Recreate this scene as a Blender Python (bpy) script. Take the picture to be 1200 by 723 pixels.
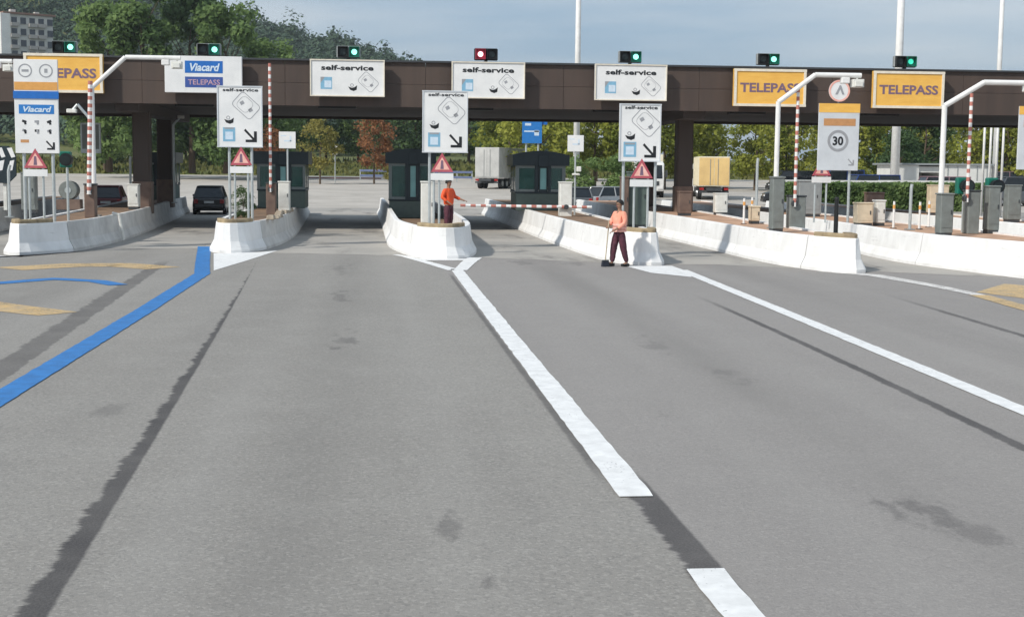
import bpy, bmesh, math, random
from mathutils import Vector, Matrix, noise as mnoise
R = math.radians
random.seed(7)
scene = bpy.context.scene
for o in list(bpy.data.objects):
    bpy.data.objects.remove(o, do_unlink=True)
COL = scene.collection

# ------------------------------------------------------------------ camera
YAW, PITCH, ROLL, CAM_H = R(5.12), R(5.87), R(0.57), 2.6
fw = Vector((math.sin(YAW)*math.cos(PITCH), math.cos(YAW)*math.cos(PITCH), -math.sin(PITCH)))
r0 = Vector((math.cos(YAW), -math.sin(YAW), 0)); u0 = r0.cross(fw)
rx = r0*math.cos(ROLL) + u0*math.sin(ROLL); ux = -r0*math.sin(ROLL) + u0*math.cos(ROLL)
cam_data = bpy.data.cameras.new('camera'); cam = bpy.data.objects.new('camera', cam_data); COL.objects.link(cam)
cam.matrix_world = Matrix(((rx.x, ux.x, -fw.x, 0), (rx.y, ux.y, -fw.y, 0), (rx.z, ux.z, -fw.z, CAM_H), (0, 0, 0, 1)))
cam_data.sensor_width = 36.0; cam_data.lens = 48.0; cam_data.clip_start = 0.1; cam_data.clip_end = 6000
scene.camera = cam

# ------------------------------------------------------------------ sky, sun, exposure
SUN_EL, SUN_AZ = R(40), R(52)          # sun stands behind the camera, to the left
sun_dir = Vector((-math.sin(SUN_AZ)*math.cos(SUN_EL), -math.cos(SUN_AZ)*math.cos(SUN_EL), math.sin(SUN_EL)))
world = bpy.data.worlds.new('World'); scene.world = world; world.use_nodes = True
wn = world.node_tree.nodes; wl = world.node_tree.links; wn.clear()
wout = wn.new('ShaderNodeOutputWorld'); bg = wn.new('ShaderNodeBackground'); bg.inputs['Strength'].default_value = 0.1
sky = wn.new('ShaderNodeTexSky'); sky.sky_type = 'NISHITA'; sky.sun_disc = False
sky.sun_elevation = SUN_EL; sky.sun_rotation = math.atan2(sun_dir.x, sun_dir.y)
sky.air_density = 1.0; sky.dust_density = 1.6; sky.ozone_density = 1.0
wtc = wn.new('ShaderNodeTexCoord'); wmap = wn.new('ShaderNodeMapping'); wmap.inputs['Scale'].default_value = (1.4, 1.4, 13.0)
wnoi = wn.new('ShaderNodeTexNoise'); wnoi.inputs['Scale'].default_value = 2.1; wnoi.inputs['Detail'].default_value = 6; wnoi.inputs['Roughness'].default_value = 0.55
wramp = wn.new('ShaderNodeValToRGB'); wramp.color_ramp.elements[0].position = 0.33; wramp.color_ramp.elements[1].position = 0.68
wramp.color_ramp.elements[0].color = (2.05, 3.05, 4.15, 1); wramp.color_ramp.elements[1].color = (4.45, 4.85, 5.25, 1)
wmix = wn.new('ShaderNodeMixRGB'); wmix.inputs['Fac'].default_value = 0.80
wl.new(wtc.outputs['Generated'], wmap.inputs['Vector']); wl.new(wmap.outputs['Vector'], wnoi.inputs['Vector'])
wl.new(wnoi.outputs['Fac'], wramp.inputs['Fac']); wl.new(wramp.outputs['Color'], wmix.inputs['Color2'])
wl.new(sky.outputs['Color'], wmix.inputs['Color1']); wl.new(wmix.outputs['Color'], bg.inputs['Color']); wl.new(bg.outputs['Background'], wout.inputs['Surface'])
sl = bpy.data.lights.new('sun', 'SUN'); sl.energy = 2.5; sl.angle = R(3.0); sl.color = (1.0, 0.95, 0.87)
sun = bpy.data.objects.new('sun', sl); COL.objects.link(sun); sun.rotation_euler = sun_dir.to_track_quat('Z', 'Y').to_euler()
sun.location = (-30, -30, 40)
vs = scene.view_settings; vs.view_transform = 'Standard'; vs.look = 'None'; vs.gamma = 1.0; vs.use_curve_mapping = False; vs.exposure = 0.56

# ------------------------------------------------------------------ materials
MATS = {}
def nodes_of(name):
    m = bpy.data.materials.new(name); m.use_nodes = True
    nt = m.node_tree; b = nt.nodes['Principled BSDF']; MATS[name] = m
    return m, nt, b
def c4(c): return (c[0], c[1], c[2], 1)
def mat(name, col, rough=0.6, metal=0.0, var=0.12, scale=6.0, dirt=None, bump=0.0, spec=0.4, stretch=(1, 1, 1), detail=5):
    """plain painted / cast surface with procedural tone variation, optional dirt colour and fine relief"""
    m, nt, b = nodes_of(name); N = nt.nodes; L = nt.links
    tc = N.new('ShaderNodeTexCoord'); mp = N.new('ShaderNodeMapping'); mp.inputs['Scale'].default_value = stretch
    L.new(tc.outputs['Object'], mp.inputs['Vector'])
    nz = N.new('ShaderNodeTexNoise'); nz.inputs['Scale'].default_value = scale; nz.inputs['Detail'].default_value = detail; nz.inputs['Roughness'].default_value = 0.6
    L.new(mp.outputs['Vector'], nz.inputs['Vector'])
    rp = N.new('ShaderNodeValToRGB'); rp.color_ramp.elements[0].position = 0.3; rp.color_ramp.elements[1].position = 0.7
    lo = dirt if dirt else tuple(max(0, c*(1-var)) for c in col)
    rp.color_ramp.elements[0].color = c4(lo); rp.color_ramp.elements[1].color = c4(tuple(min(1, c*(1+var*0.5)) for c in col))
    L.new(nz.outputs['Fac'], rp.inputs['Fac']); L.new(rp.outputs['Color'], b.inputs['Base Color'])
    b.inputs['Roughness'].default_value = rough; b.inputs['Metallic'].default_value = metal; b.inputs['Specular IOR Level'].default_value = spec
    if bump > 0:
        n2 = N.new('ShaderNodeTexNoise'); n2.inputs['Scale'].default_value = scale*8; n2.inputs['Detail'].default_value = 4
        L.new(tc.outputs['Object'], n2.inputs['Vector'])
        bp = N.new('ShaderNodeBump'); bp.inputs['Strength'].default_value = bump; bp.inputs['Distance'].default_value = 0.02
        L.new(n2.outputs['Fac'], bp.inputs['Height']); L.new(bp.outputs['Normal'], b.inputs['Normal'])
    return m
def glow(name, col, strength):
    m, nt, b = nodes_of(name); b.inputs['Base Color'].default_value = c4(col); b.inputs['Emission Color'].default_value = c4(col)
    b.inputs['Emission Strength'].default_value = strength; b.inputs['Roughness'].default_value = 0.3
    return m
def glass(name, col, rough=0.08):
    m, nt, b = nodes_of(name); N = nt.nodes; L = nt.links
    tc = N.new('ShaderNodeTexCoord'); nz = N.new('ShaderNodeTexNoise'); nz.inputs['Scale'].default_value = 1.3; L.new(tc.outputs['Object'], nz.inputs['Vector'])
    rp = N.new('ShaderNodeValToRGB'); rp.color_ramp.elements[0].color = c4(tuple(c*0.6 for c in col)); rp.color_ramp.elements[1].color = c4(tuple(c*1.5 for c in col))
    L.new(nz.outputs['Fac'], rp.inputs['Fac']); L.new(rp.outputs['Color'], b.inputs['Base Color'])
    b.inputs['Roughness'].default_value = rough; b.inputs['Specular IOR Level'].default_value = 0.6
    return m

mat('barrier_paint', (0.82, 0.82, 0.81), 0.8, dirt=(0.71, 0.705, 0.69), scale=1.6, bump=0.25, stretch=(1, 1, 0.5))
def scuffs(name):
    nt = MATS[name].node_tree; b = nt.nodes['Principled BSDF']; src = b.inputs['Base Color'].links[0].from_socket
    tc = nt.nodes.new('ShaderNodeTexCoord'); mp = nt.nodes.new('ShaderNodeMapping'); mp.inputs['Scale'].default_value = (.8, .8, 7); nt.links.new(tc.outputs['Object'], mp.inputs['Vector'])
    n = nt.nodes.new('ShaderNodeTexNoise'); n.inputs['Scale'].default_value = 1.4; n.inputs['Detail'].default_value = 7; n.inputs['Roughness'].default_value = .7; nt.links.new(mp.outputs['Vector'], n.inputs['Vector'])
    r = nt.nodes.new('ShaderNodeMapRange'); nt.links.new(n.outputs['Fac'], r.inputs['Value']); r.inputs['From Min'].default_value = .60; r.inputs['From Max'].default_value = .72; r.inputs['To Max'].default_value = .33
    mx = nt.nodes.new('ShaderNodeMixRGB'); nt.links.new(r.outputs['Result'], mx.inputs['Fac']); nt.links.new(src, mx.inputs['Color1']); mx.inputs['Color2'].default_value = (.16, .155, .15, 1); nt.links.new(mx.outputs['Color'], b.inputs['Base Color'])
scuffs('barrier_paint')
mat('barrier_shaded', (0.68, 0.67, 0.64), 0.85, dirt=(0.48, 0.47, 0.45), scale=1.3, bump=0.3)  # greyer barrier paint with the shade of right-hand faces put into its colour
mat('kerb_ochre', (0.42, 0.33, 0.20), 0.9, dirt=(0.22, 0.17, 0.11), scale=3.0, bump=0.5)
mat('deck_soil', (0.30, 0.19, 0.12), 0.95, dirt=(0.14, 0.10, 0.07), scale=1.8, bump=0.6)
mat('deck_terracotta', (0.60, 0.38, 0.25), 0.9, dirt=(0.36, 0.22, 0.15), scale=1.2, bump=0.4)
mat('stone', (0.42, 0.36, 0.28), 0.9, dirt=(0.25, 0.2, 0.15), scale=5, bump=0.4)
mat('fascia_brown', (0.082, 0.058, 0.046), 0.6, dirt=(0.062, 0.045, 0.038), scale=0.8, stretch=(2.2, 1, 0.3))
mat('canopy_under', (0.085, 0.07, 0.064), 0.8)
mat('roof_felt', (0.2, 0.2, 0.2), 0.9)
mat('pillar_brown', (0.075, 0.058, 0.05), 0.7, scale=2, stretch=(1, 1, .3))
mat('sign_white', (0.80, 0.80, 0.79), 0.45, dirt=(0.70, 0.71, 0.71), scale=1.2)
mat('sign_grey', (0.62, 0.65, 0.68), 0.5, dirt=(0.54, 0.57, 0.6), scale=1.2)
mat('frame_cream', (0.78, 0.72, 0.60), 0.5)
mat('sign_yellow', (0.84, 0.50, 0.11), 0.45, dirt=(0.78, 0.42, 0.08), scale=1.5, stretch=(1, 1, 4))
mat('sign_orange', (0.72, 0.36, 0.10), 0.5)
mat('sign_blue', (0.02, 0.15, 0.50), 0.4)
mat('sign_midblue', (0.03, 0.20, 0.55), 0.4)
mat('sign_navy', (0.05, 0.10, 0.34), 0.4)
mat('print_pale', (0.62, 0.74, 0.85), 0.5)
mat('print_pink', (0.55, 0.35, 0.42), 0.5)
mat('print_black', (0.015, 0.017, 0.02), 0.5)
mat('print_purple', (0.20, 0.13, 0.19), 0.5)
mat('print_grey', (0.33, 0.34, 0.36), 0.5)
mat('print_lightblue', (0.22, 0.45, 0.62), 0.5)
mat('print_red', (0.48, 0.10, 0.13), 0.5)
mat('print_brownorange', (0.55, 0.28, 0.12), 0.5)
mat('arm_white', (0.80, 0.80, 0.78), 0.5)
mat('arm_red', (0.50, 0.19, 0.15), 0.5)
mat('steel_white', (0.80, 0.80, 0.78), 0.5, dirt=(0.72, 0.71, 0.69), scale=3)
mat('steel_grey', (0.32, 0.34, 0.34), 0.5, metal=0.3)
mat('steel_galv', (0.50, 0.54, 0.54), 0.45, metal=0.4)
mat('steel_dark', (0.05, 0.055, 0.06), 0.5)
mat('cabinet_white', (0.74, 0.74, 0.70), 0.5, dirt=(0.62, 0.61, 0.56), scale=4)
mat('cabinet_cream', (0.66, 0.55, 0.40), 0.6)
mat('cabinet_grey', (0.20, 0.22, 0.21), 0.55, dirt=(0.15, 0.16, 0.15), scale=4)
mat('cabinet_brown', (0.19, 0.13, 0.10), 0.6, dirt=(0.12, 0.08, 0.065), scale=3)
mat('cabinet_green', (0.10, 0.135, 0.12), 0.55)
mat('signal_black', (0.012, 0.013, 0.014), 0.5)
mat('signal_green', (0.008, 0.15, 0.105), 0.4)
mat('signal_red_glow', (0.34, 0.03, 0.06), 0.4)
glow('lamp_green', (0.26, 1.0, 0.74), 1.5)
glow('lamp_green_dim', (0.04, 0.62, 0.40), 0.8)
glow('lamp_red', (1.0, 0.42, 0.48), 2.0)
mat('lens_off', (0.02, 0.03, 0.03), 0.2)
mat('booth_navy', (0.020, 0.034, 0.042), 0.4)
mat('booth_frame', (0.19, 0.22, 0.22), 0.45, metal=0.3)
glass('booth_glass', (0.045, 0.125, 0.110)); MATS['booth_glass'].node_tree.nodes['Principled BSDF'].inputs['Alpha'].default_value = 0.62
glass('booth_glass_pale', (0.20, 0.42, 0.42), 0.15)
glass('car_glass', (0.012, 0.015, 0.018))
mat('rubber', (0.018, 0.018, 0.018), 0.85)
mat('rim_metal', (0.45, 0.45, 0.46), 0.35, metal=0.8)
mat('car_black', (0.012, 0.013, 0.015), 0.25, spec=0.6)
mat('car_silver', (0.42, 0.43, 0.44), 0.3, metal=0.5)
mat('car_red', (0.16, 0.03, 0.035), 0.3)
mat('car_grey', (0.12, 0.13, 0.14), 0.3, metal=0.4)
mat('car_blue', (0.02, 0.05, 0.2), 0.3)
mat('car_white', (0.75, 0.75, 0.74), 0.35)
mat('car_mauve', (0.24, 0.15, 0.17), 0.35)
mat('tail_red', (0.35, 0.02, 0.02), 0.3)
mat('head_lamp', (0.75, 0.75, 0.75), 0.15)
mat('truck_box', (0.50, 0.50, 0.48), 0.55, dirt=(0.40, 0.40, 0.39), scale=1)
mat('truck_cream', (0.72, 0.66, 0.50), 0.55)
mat('line_white', (0.82, 0.82, 0.81), 0.6, dirt=(0.66, 0.66, 0.65), scale=5, detail=8)
mat('line_white_worn', (0.76, 0.74, 0.71), 0.7, dirt=(0.48, 0.46, 0.44), scale=2.2, detail=8)
mat('line_blue', (0.030, 0.20, 0.52), 0.6, dirt=(0.028, 0.145, 0.38), scale=4, detail=8)
mat('line_yellow', (0.62, 0.42, 0.18), 0.75, dirt=(0.38, 0.31, 0.22), scale=3.5, detail=8)
def flake(name, amount):
    nt = MATS[name].node_tree; q = NT2(nt); b = nt.nodes['Principled BSDF']
    tc = nt.nodes.new('ShaderNodeTexCoord')
    def nz(sc, d):
        n = nt.nodes.new('ShaderNodeTexNoise'); n.inputs['Scale'].default_value = sc; n.inputs['Detail'].default_value = d; n.inputs['Roughness'].default_value = .7
        nt.links.new(tc.outputs['Object'], n.inputs['Vector']); return n.outputs['Fac']
    a = nt.nodes.new('ShaderNodeMath'); a.operation = 'MULTIPLY_ADD'; nt.links.new(nz(1.1, 3), a.inputs[0]); a.inputs[1].default_value = .4; nt.links.new(nz(22, 5), a.inputs[2])
    r = nt.nodes.new('ShaderNodeMapRange'); nt.links.new(a.outputs[0], r.inputs['Value']); r.inputs['From Min'].default_value = amount; r.inputs['From Max'].default_value = amount+.06
    nt.links.new(r.outputs['Result'], b.inputs['Alpha'])
NT2 = lambda nt: None
flake('line_white', .50); flake('line_white_worn', .58); flake('line_blue', .52); flake('line_yellow', .58)
mat('skin_tone', (0.30, 0.17, 0.11), 0.6)
mat('hair_black', (0.012, 0.010, 0.009), 0.6)
mat('vest_pink', (0.82, 0.27, 0.17), 0.7, dirt=(0.72, 0.20, 0.12), scale=7)
mat('vest_pale', (0.84, 0.52, 0.46), 0.7, dirt=(0.80, 0.36, 0.28), scale=5)
mat('vest_coral', (0.84, 0.38, 0.28), 0.7, dirt=(0.80, 0.27, 0.17), scale=5)
mat('vest_orange', (0.85, 0.12, 0.03), 0.7, dirt=(0.70, 0.08, 0.025), scale=7)
mat('trousers_dark', (0.12, 0.036, 0.055), 0.8, dirt=(0.05, 0.018, 0.028), scale=9)
mat('shoe_black', (0.012, 0.012, 0.012), 0.6)
mat('wood_handle', (0.5, 0.42, 0.3), 0.6)
mat('bristle', (0.03, 0.035, 0.05), 0.9)
mat('wall_cream', (0.62, 0.60, 0.55), 0.85, scale=0.4)
mat('wall_white', (0.78, 0.77, 0.73), 0.85, scale=0.4)
mat('balcony', (0.40, 0.38, 0.35), 0.8)
mat('roof_tile', (0.24, 0.14, 0.10), 0.9)
glass('window_far', (0.03, 0.04, 0.05), 0.2)
mat('bark', (0.11, 0.08, 0.055), 0.95, scale=4, stretch=(3, 3, .5), bump=0.5)
mat('shed_wall', (0.66, 0.66, 0.63), 0.7, scale=1)
mat('rail_blue', (0.16, 0.20, 0.34), 0.5)
mat('hump_red', (0.20, 0.09, 0.08), 0.8)

def leaf_mat(name, col, col2, tr=0.25):
    m, nt, b = nodes_of(name); N = nt.nodes; L = nt.links
    oi = N.new('ShaderNodeObjectInfo'); tc = N.new('ShaderNodeTexCoord')
    nz = N.new('ShaderNodeTexNoise'); nz.inputs['Scale'].default_value = 0.55; nz.inputs['Detail'].default_value = 3
    L.new(tc.outputs['Object'], nz.inputs['Vector'])
    nz2 = N.new('ShaderNodeTexNoise'); nz2.inputs['Scale'].default_value = 4.0; L.new(tc.outputs['Object'], nz2.inputs['Vector'])
    ad = N.new('ShaderNodeMath'); ad.operation = 'ADD'; L.new(nz.outputs['Fac'], ad.inputs[0])
    ml = N.new('ShaderNodeMath'); ml.operation = 'MULTIPLY'; ml.inputs[1].default_value = 0.35; L.new(oi.outputs['Random'], ml.inputs[0])
    L.new(ml.outputs[0], ad.inputs[1])
    ad2 = N.new('ShaderNodeMath'); ad2.operation = 'MULTIPLY_ADD'; ad2.inputs[1].default_value = 0.5; L.new(nz2.outputs['Fac'], ad2.inputs[0]); L.new(ad.outputs[0], ad2.inputs[2])
    rp = N.new('ShaderNodeValToRGB'); rp.color_ramp.elements[0].position = 0.65; rp.color_ramp.elements[1].position = 1.15
    rp.color_ramp.elements[0].color = c4(col); rp.color_ramp.elements[1].color = c4(col2); L.new(ad2.outputs[0], rp.inputs['Fac'])
    L.new(rp.outputs['Color'], b.inputs['Base Color']); b.inputs['Roughness'].default_value = 0.75; b.inputs['Specular IOR Level'].default_value = 0.15
    t = N.new('ShaderNodeBsdfTranslucent'); L.new(rp.outputs['Color'], t.inputs['Color'])
    mx = N.new('ShaderNodeMixShader'); mx.inputs['Fac'].default_value = tr
    out = N['Material Output']; L.new(b.outputs['BSDF'], mx.inputs[1]); L.new(t.outputs['BSDF'], mx.inputs[2]); L.new(mx.outputs['Shader'], out.inputs['Surface'])
    return m
leaf_mat('leaf_dark', (0.050, 0.092, 0.042), (0.115, 0.18, 0.070), .45)
leaf_mat('leaf_mid', (0.095, 0.160, 0.055), (0.21, 0.30, 0.105), .45)
leaf_mat('leaf_olive', (0.145, 0.185, 0.030), (0.34, 0.36, 0.070), .45)
leaf_mat('leaf_red', (0.17, 0.075, 0.036), (0.30, 0.145, 0.07), .4)
leaf_mat('leaf_yellowgreen', (0.14, 0.155, 0.035), (0.30, 0.27, 0.08), .4)
leaf_mat('leaf_hill', (0.034, 0.064, 0.050), (0.085, 0.130, 0.080), 0.2)
leaf_mat('leaf_grass', (0.075, 0.10, 0.025), (0.15, 0.15, 0.05), 0.1)

class NT:
    """tiny helper for math node chains"""
    def __init__(s, nt): s.N = nt.nodes; s.L = nt.links
    def m(s, op, a, b=None, c=None, clamp=False):
        n = s.N.new('ShaderNodeMath'); n.operation = op; n.use_clamp = clamp
        for i, v in enumerate((a, b, c)):
            if v is None: continue
            if isinstance(v, (int, float)): n.inputs[i].default_value = v
            else: s.L.new(v, n.inputs[i])
        return n.outputs[0]
    def noise(s, vec, scale, detail=4, stretch=None, rough=0.55):
        if stretch:
            mp = s.N.new('ShaderNodeMapping'); mp.inputs['Scale'].default_value = stretch; s.L.new(vec, mp.inputs['Vector']); vec = mp.outputs['Vector']
        n = s.N.new('ShaderNodeTexNoise'); n.inputs['Scale'].default_value = scale; n.inputs['Detail'].default_value = detail; n.inputs['Roughness'].default_value = rough
        s.L.new(vec, n.inputs['Vector']); return n.outputs['Fac']
    def step(s, v, lo, hi):
        n = s.N.new('ShaderNodeMapRange'); n.interpolation_type = 'SMOOTHSTEP'; s.L.new(v, n.inputs['Value'])
        n.inputs['From Min'].default_value = lo; n.inputs['From Max'].default_value = hi; return n.outputs['Result']
    def mix(s, f, a, b):
        n = s.N.new('ShaderNodeMixRGB')
        for k, v in (('Fac', f), ('Color1', a), ('Color2', b)):
            if isinstance(v, (int, float)): n.inputs[k].default_value = v
            elif isinstance(v, tuple): n.inputs[k].default_value = c4(v)
            else: s.L.new(v, n.inputs[k])
        return n.outputs['Color']

def make_asphalt():
    m, nt, b = nodes_of('asphalt'); q = NT(nt); N = nt.nodes; L = nt.links
    tc = N.new('ShaderNodeTexCoord'); P = tc.outputs['Object']
    sp = N.new('ShaderNodeSeparateXYZ'); L.new(P, sp.inputs[0]); x, y = sp.outputs[0], sp.outputs[1]
    big = q.noise(P, 0.12, 4, (1, 0.35, 1)); streak = q.noise(P, 1.1, 4, (1, 0.06, 1)); grain = q.noise(P, 55, 3, None, 0.7); grain2 = q.noise(P, 16, 3)
    col = q.mix(q.step(big, 0.35, 0.68), (0.246, 0.233, 0.214), (0.300, 0.286, 0.264))
    col = q.mix(q.m('MULTIPLY', q.step(streak, 0.42, 0.72), 0.48), col, (0.214, 0.204, 0.190))
    col = q.mix(q.m('MULTIPLY', q.step(q.noise(P, 0.9, 5, None, .6), 0.42, 0.70), 0.35), col, (0.315, 0.302, 0.28))
    vo = N.new('ShaderNodeTexVoronoi'); vo.inputs['Scale'].default_value = 42; L.new(P, vo.inputs['Vector'])
    agg = N.new('ShaderNodeSeparateColor'); L.new(vo.outputs['Color'], agg.inputs[0])
    col = q.mix(q.m('MULTIPLY', q.step(agg.outputs[0], 0.62, 0.98), 0.38), col, (0.42, 0.40, 0.37))
    col = q.mix(q.m('MULTIPLY', q.step(agg.outputs[1], 0.66, 0.98), 0.36), col, (0.13, 0.127, 0.124))
    col = q.mix(q.m('MULTIPLY', q.step(grain, 0.38, 0.66), 0.25), col, (0.35, 0.335, 0.31))
    col = q.mix(q.m('MULTIPLY', q.step(grain2, 0.50, 0.75), 0.35), col, (0.18, 0.175, 0.17))
    # slightly pinker resurfaced lane strip to the right of the middle line
    strip = q.m('MULTIPLY', q.step(q.m('ADD', x, q.m('MULTIPLY', y, 0.022)), 2.10, 2.16), 0.40)
    col = q.mix(strip, col, q.mix(q.step(grain, .35, .7), (0.262, 0.243, 0.238), (0.325, 0.303, 0.297)))
    # soft oil-darkened streak down the middle of each lane, cleaner wheel tracks beside it
    tn = q.noise(P, 0.5, 5, (1, .10, 1), .6)
    for (a0, sl_) in ((-0.30, -0.020), (4.45, -0.010), (9.1, 0.0), (-6.6, -0.02)):
        dd = q.m('ABSOLUTE', q.m('SUBTRACT', x, q.m('MULTIPLY_ADD', y, sl_, a0)))
        col = q.mix(q.m('MULTIPLY', q.m('SUBTRACT', 1.0, q.step(dd, 0.05, 0.75)), q.m('MULTIPLY', q.step(tn, .30, .68), 0.42)), col, (0.165, 0.158, 0.148))
        d2 = q.m('ABSOLUTE', q.m('SUBTRACT', dd, 1.05))
        col = q.mix(q.m('MULTIPLY', q.m('SUBTRACT', 1.0, q.step(d2, 0.05, 0.45)), q.m('MULTIPLY', q.step(tn, .35, .65), 0.22)), col, (0.345, 0.332, 0.312))
    jag = q.m('ADD', q.m('MULTIPLY', q.noise(P, 1.3, 3, (0.4, 1.6, 1), 0.6), 0.5), q.m('MULTIPLY', q.noise(P, 2.6, 5, (0.5, 5.0, 1), 0.75), 0.5)); soft = q.noise(P, 1.2, 3)
    blot = q.noise(P, 3.2, 6, (1.0, .45, 1), 0.72)
    def quad(a, bq, c): return q.m('ADD', q.m('MULTIPLY_ADD', y, bq, a), q.m('MULTIPLY', q.m('MULTIPLY', y, y), c))
    def band(xl, xr, jl, jr, y0, y1, fade, strength):
        l = q.m('SUBTRACT', x, q.m('ADD', xl, q.m('MULTIPLY', q.m('SUBTRACT', jag, 0.5), jl)))
        r_ = q.m('SUBTRACT', q.m('ADD', xr, q.m('MULTIPLY', q.m('SUBTRACT', jag, 0.5), jr)), x)
        k = q.m('MULTIPLY', q.step(l, -0.02, 0.03), q.step(r_, -0.015, 0.02))
        k = q.m('MULTIPLY', k, q.m('MULTIPLY', q.step(y, y0-fade, y0+fade), q.m('SUBTRACT', 1.0, q.step(y, y1-fade, y1+fade))))
        return q.m('MULTIPLY', k, q.m('MULTIPLY_ADD', soft, 0.5, strength-0.25))
    masks = [
        band(quad(-1.865, -0.0365, -0.00027), quad(-1.60, -0.0455, -0.00022), 0.42, 0.06, -30, 38, 0.8, 0.88),
        band(quad(-3.75, -0.085, 0.0005), quad(-3.6, -0.062, 0.0), 0.55, 0.3, -30, 37, 1.2, 0.55),
        band(quad(5.28, 0.066, -0.0011), quad(5.46, 0.064, -0.0011), 0.18, 0.10, 2, 26, 2.5, 0.80),
        band(quad(8.97, 0.052, 0), quad(9.13, 0.052, 0), 0.2, 0.10, 10, 26, 3.0, 0.70),
        band(quad(1.90, -0.0145, 0), quad(1.99, -0.0145, 0), 0.08, 0.0, 11.5, 33, 0.8, 0.60),
        band(quad(2.10, -0.0185, 0), quad(2.34, -0.0185, 0), 0.34, 0.05, 8.0, 11.2, 0.3, 0.82),
    ]
    # oil spots / scuffs: (x, y, rx, ry)
    for (sx, sy, ax, ay, st) in ((4.05, 10.0, 0.30, 0.55, .6), (4.3, 9.3, 0.22, 0.35, .45), (-0.72, 20.6, 0.22, 1.1, .55), (-0.95, 27.5, 0.22, 1.6, .45), (0.42, 9.7, 0.10, 0.45, .5), (0.62, 8.4, .07, .22, .55),
                                 (3.9, 20.0, 0.22, 1.0, .35), (4.3, 17.0, .2, .8, .3), (-3.0, 14.6, .22, .5, .35), (3.6, 37.5, .5, 1.0, .4), (5.0, 37.2, .5, .8, .4), (-1.3, 35, .35, 2.0, .4), (2.9, 14.4, .12, .5, .3)):
        st *= .75
        dx = q.m('DIVIDE', q.m('SUBTRACT', x, sx), ax); dy = q.m('DIVIDE', q.m('SUBTRACT', y, sy), ay)
        d = q.m('ADD', q.m('SQRT', q.m('ADD', q.m('MULTIPLY', dx, dx), q.m('MULTIPLY', dy, dy))), q.m('MULTIPLY', q.m('SUBTRACT', blot, 0.5), 5.5))
        masks.append(q.m('MULTIPLY', q.m('SUBTRACT', 1.0, q.step(d, 0.1, 1.0)), st))
    tot = masks[0]
    for k in masks[1:]: tot = q.m('MAXIMUM', tot, k)
    col = q.mix(tot, col, q.mix(q.step(grain, .35, .7), (0.058, 0.055, 0.056), (0.095, 0.09, 0.09)))
    L.new(col, b.inputs['Base Color']); b.inputs['Roughness'].default_value = 0.88; b.inputs['Specular IOR Level'].default_value = 0.25
    bp = N.new('ShaderNodeBump'); bp.inputs['Strength'].default_value = 0.45; bp.inputs['Distance'].default_value = 0.012
    L.new(grain, bp.inputs['Height']); L.new(bp.outputs['Normal'], b.inputs['Normal'])
    return m
make_asphalt()
def make_concrete(name, a, bcol, dirt, stain=0.5):
    m, nt, b = nodes_of(name); q = NT(nt); N = nt.nodes; L = nt.links
    tc = N.new('ShaderNodeTexCoord'); P = tc.outputs['Object']
    col = q.mix(q.step(q.noise(P, 0.25, 5), .35, .65), a, bcol)
    col = q.mix(q.m('MULTIPLY', q.step(q.noise(P, 0.55, 6, (1, .22, 1), .65), .50, .72), stain), col, dirt)
    col = q.mix(q.m('MULTIPLY', q.step(q.noise(P, 30, 3), .4, .7), .18), col, dirt)
    L.new(col, b.inputs['Base Color']); b.inputs['Roughness'].default_value = 0.9; b.inputs['Specular IOR Level'].default_value = 0.2
    return m
make_concrete('concrete_lane', (0.42, 0.395, 0.36), (0.34, 0.325, 0.30), (0.16, 0.15, 0.14), 0.75)
make_concrete('concrete_plaza', (0.50, 0.465, 0.42), (0.42, 0.39, 0.35), (0.30, 0.28, 0.25), 0.3)
make_concrete('grass_soil', (0.10, 0.125, 0.035), (0.15, 0.15, 0.055), (0.055, 0.075, 0.02), 0.5)

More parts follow.
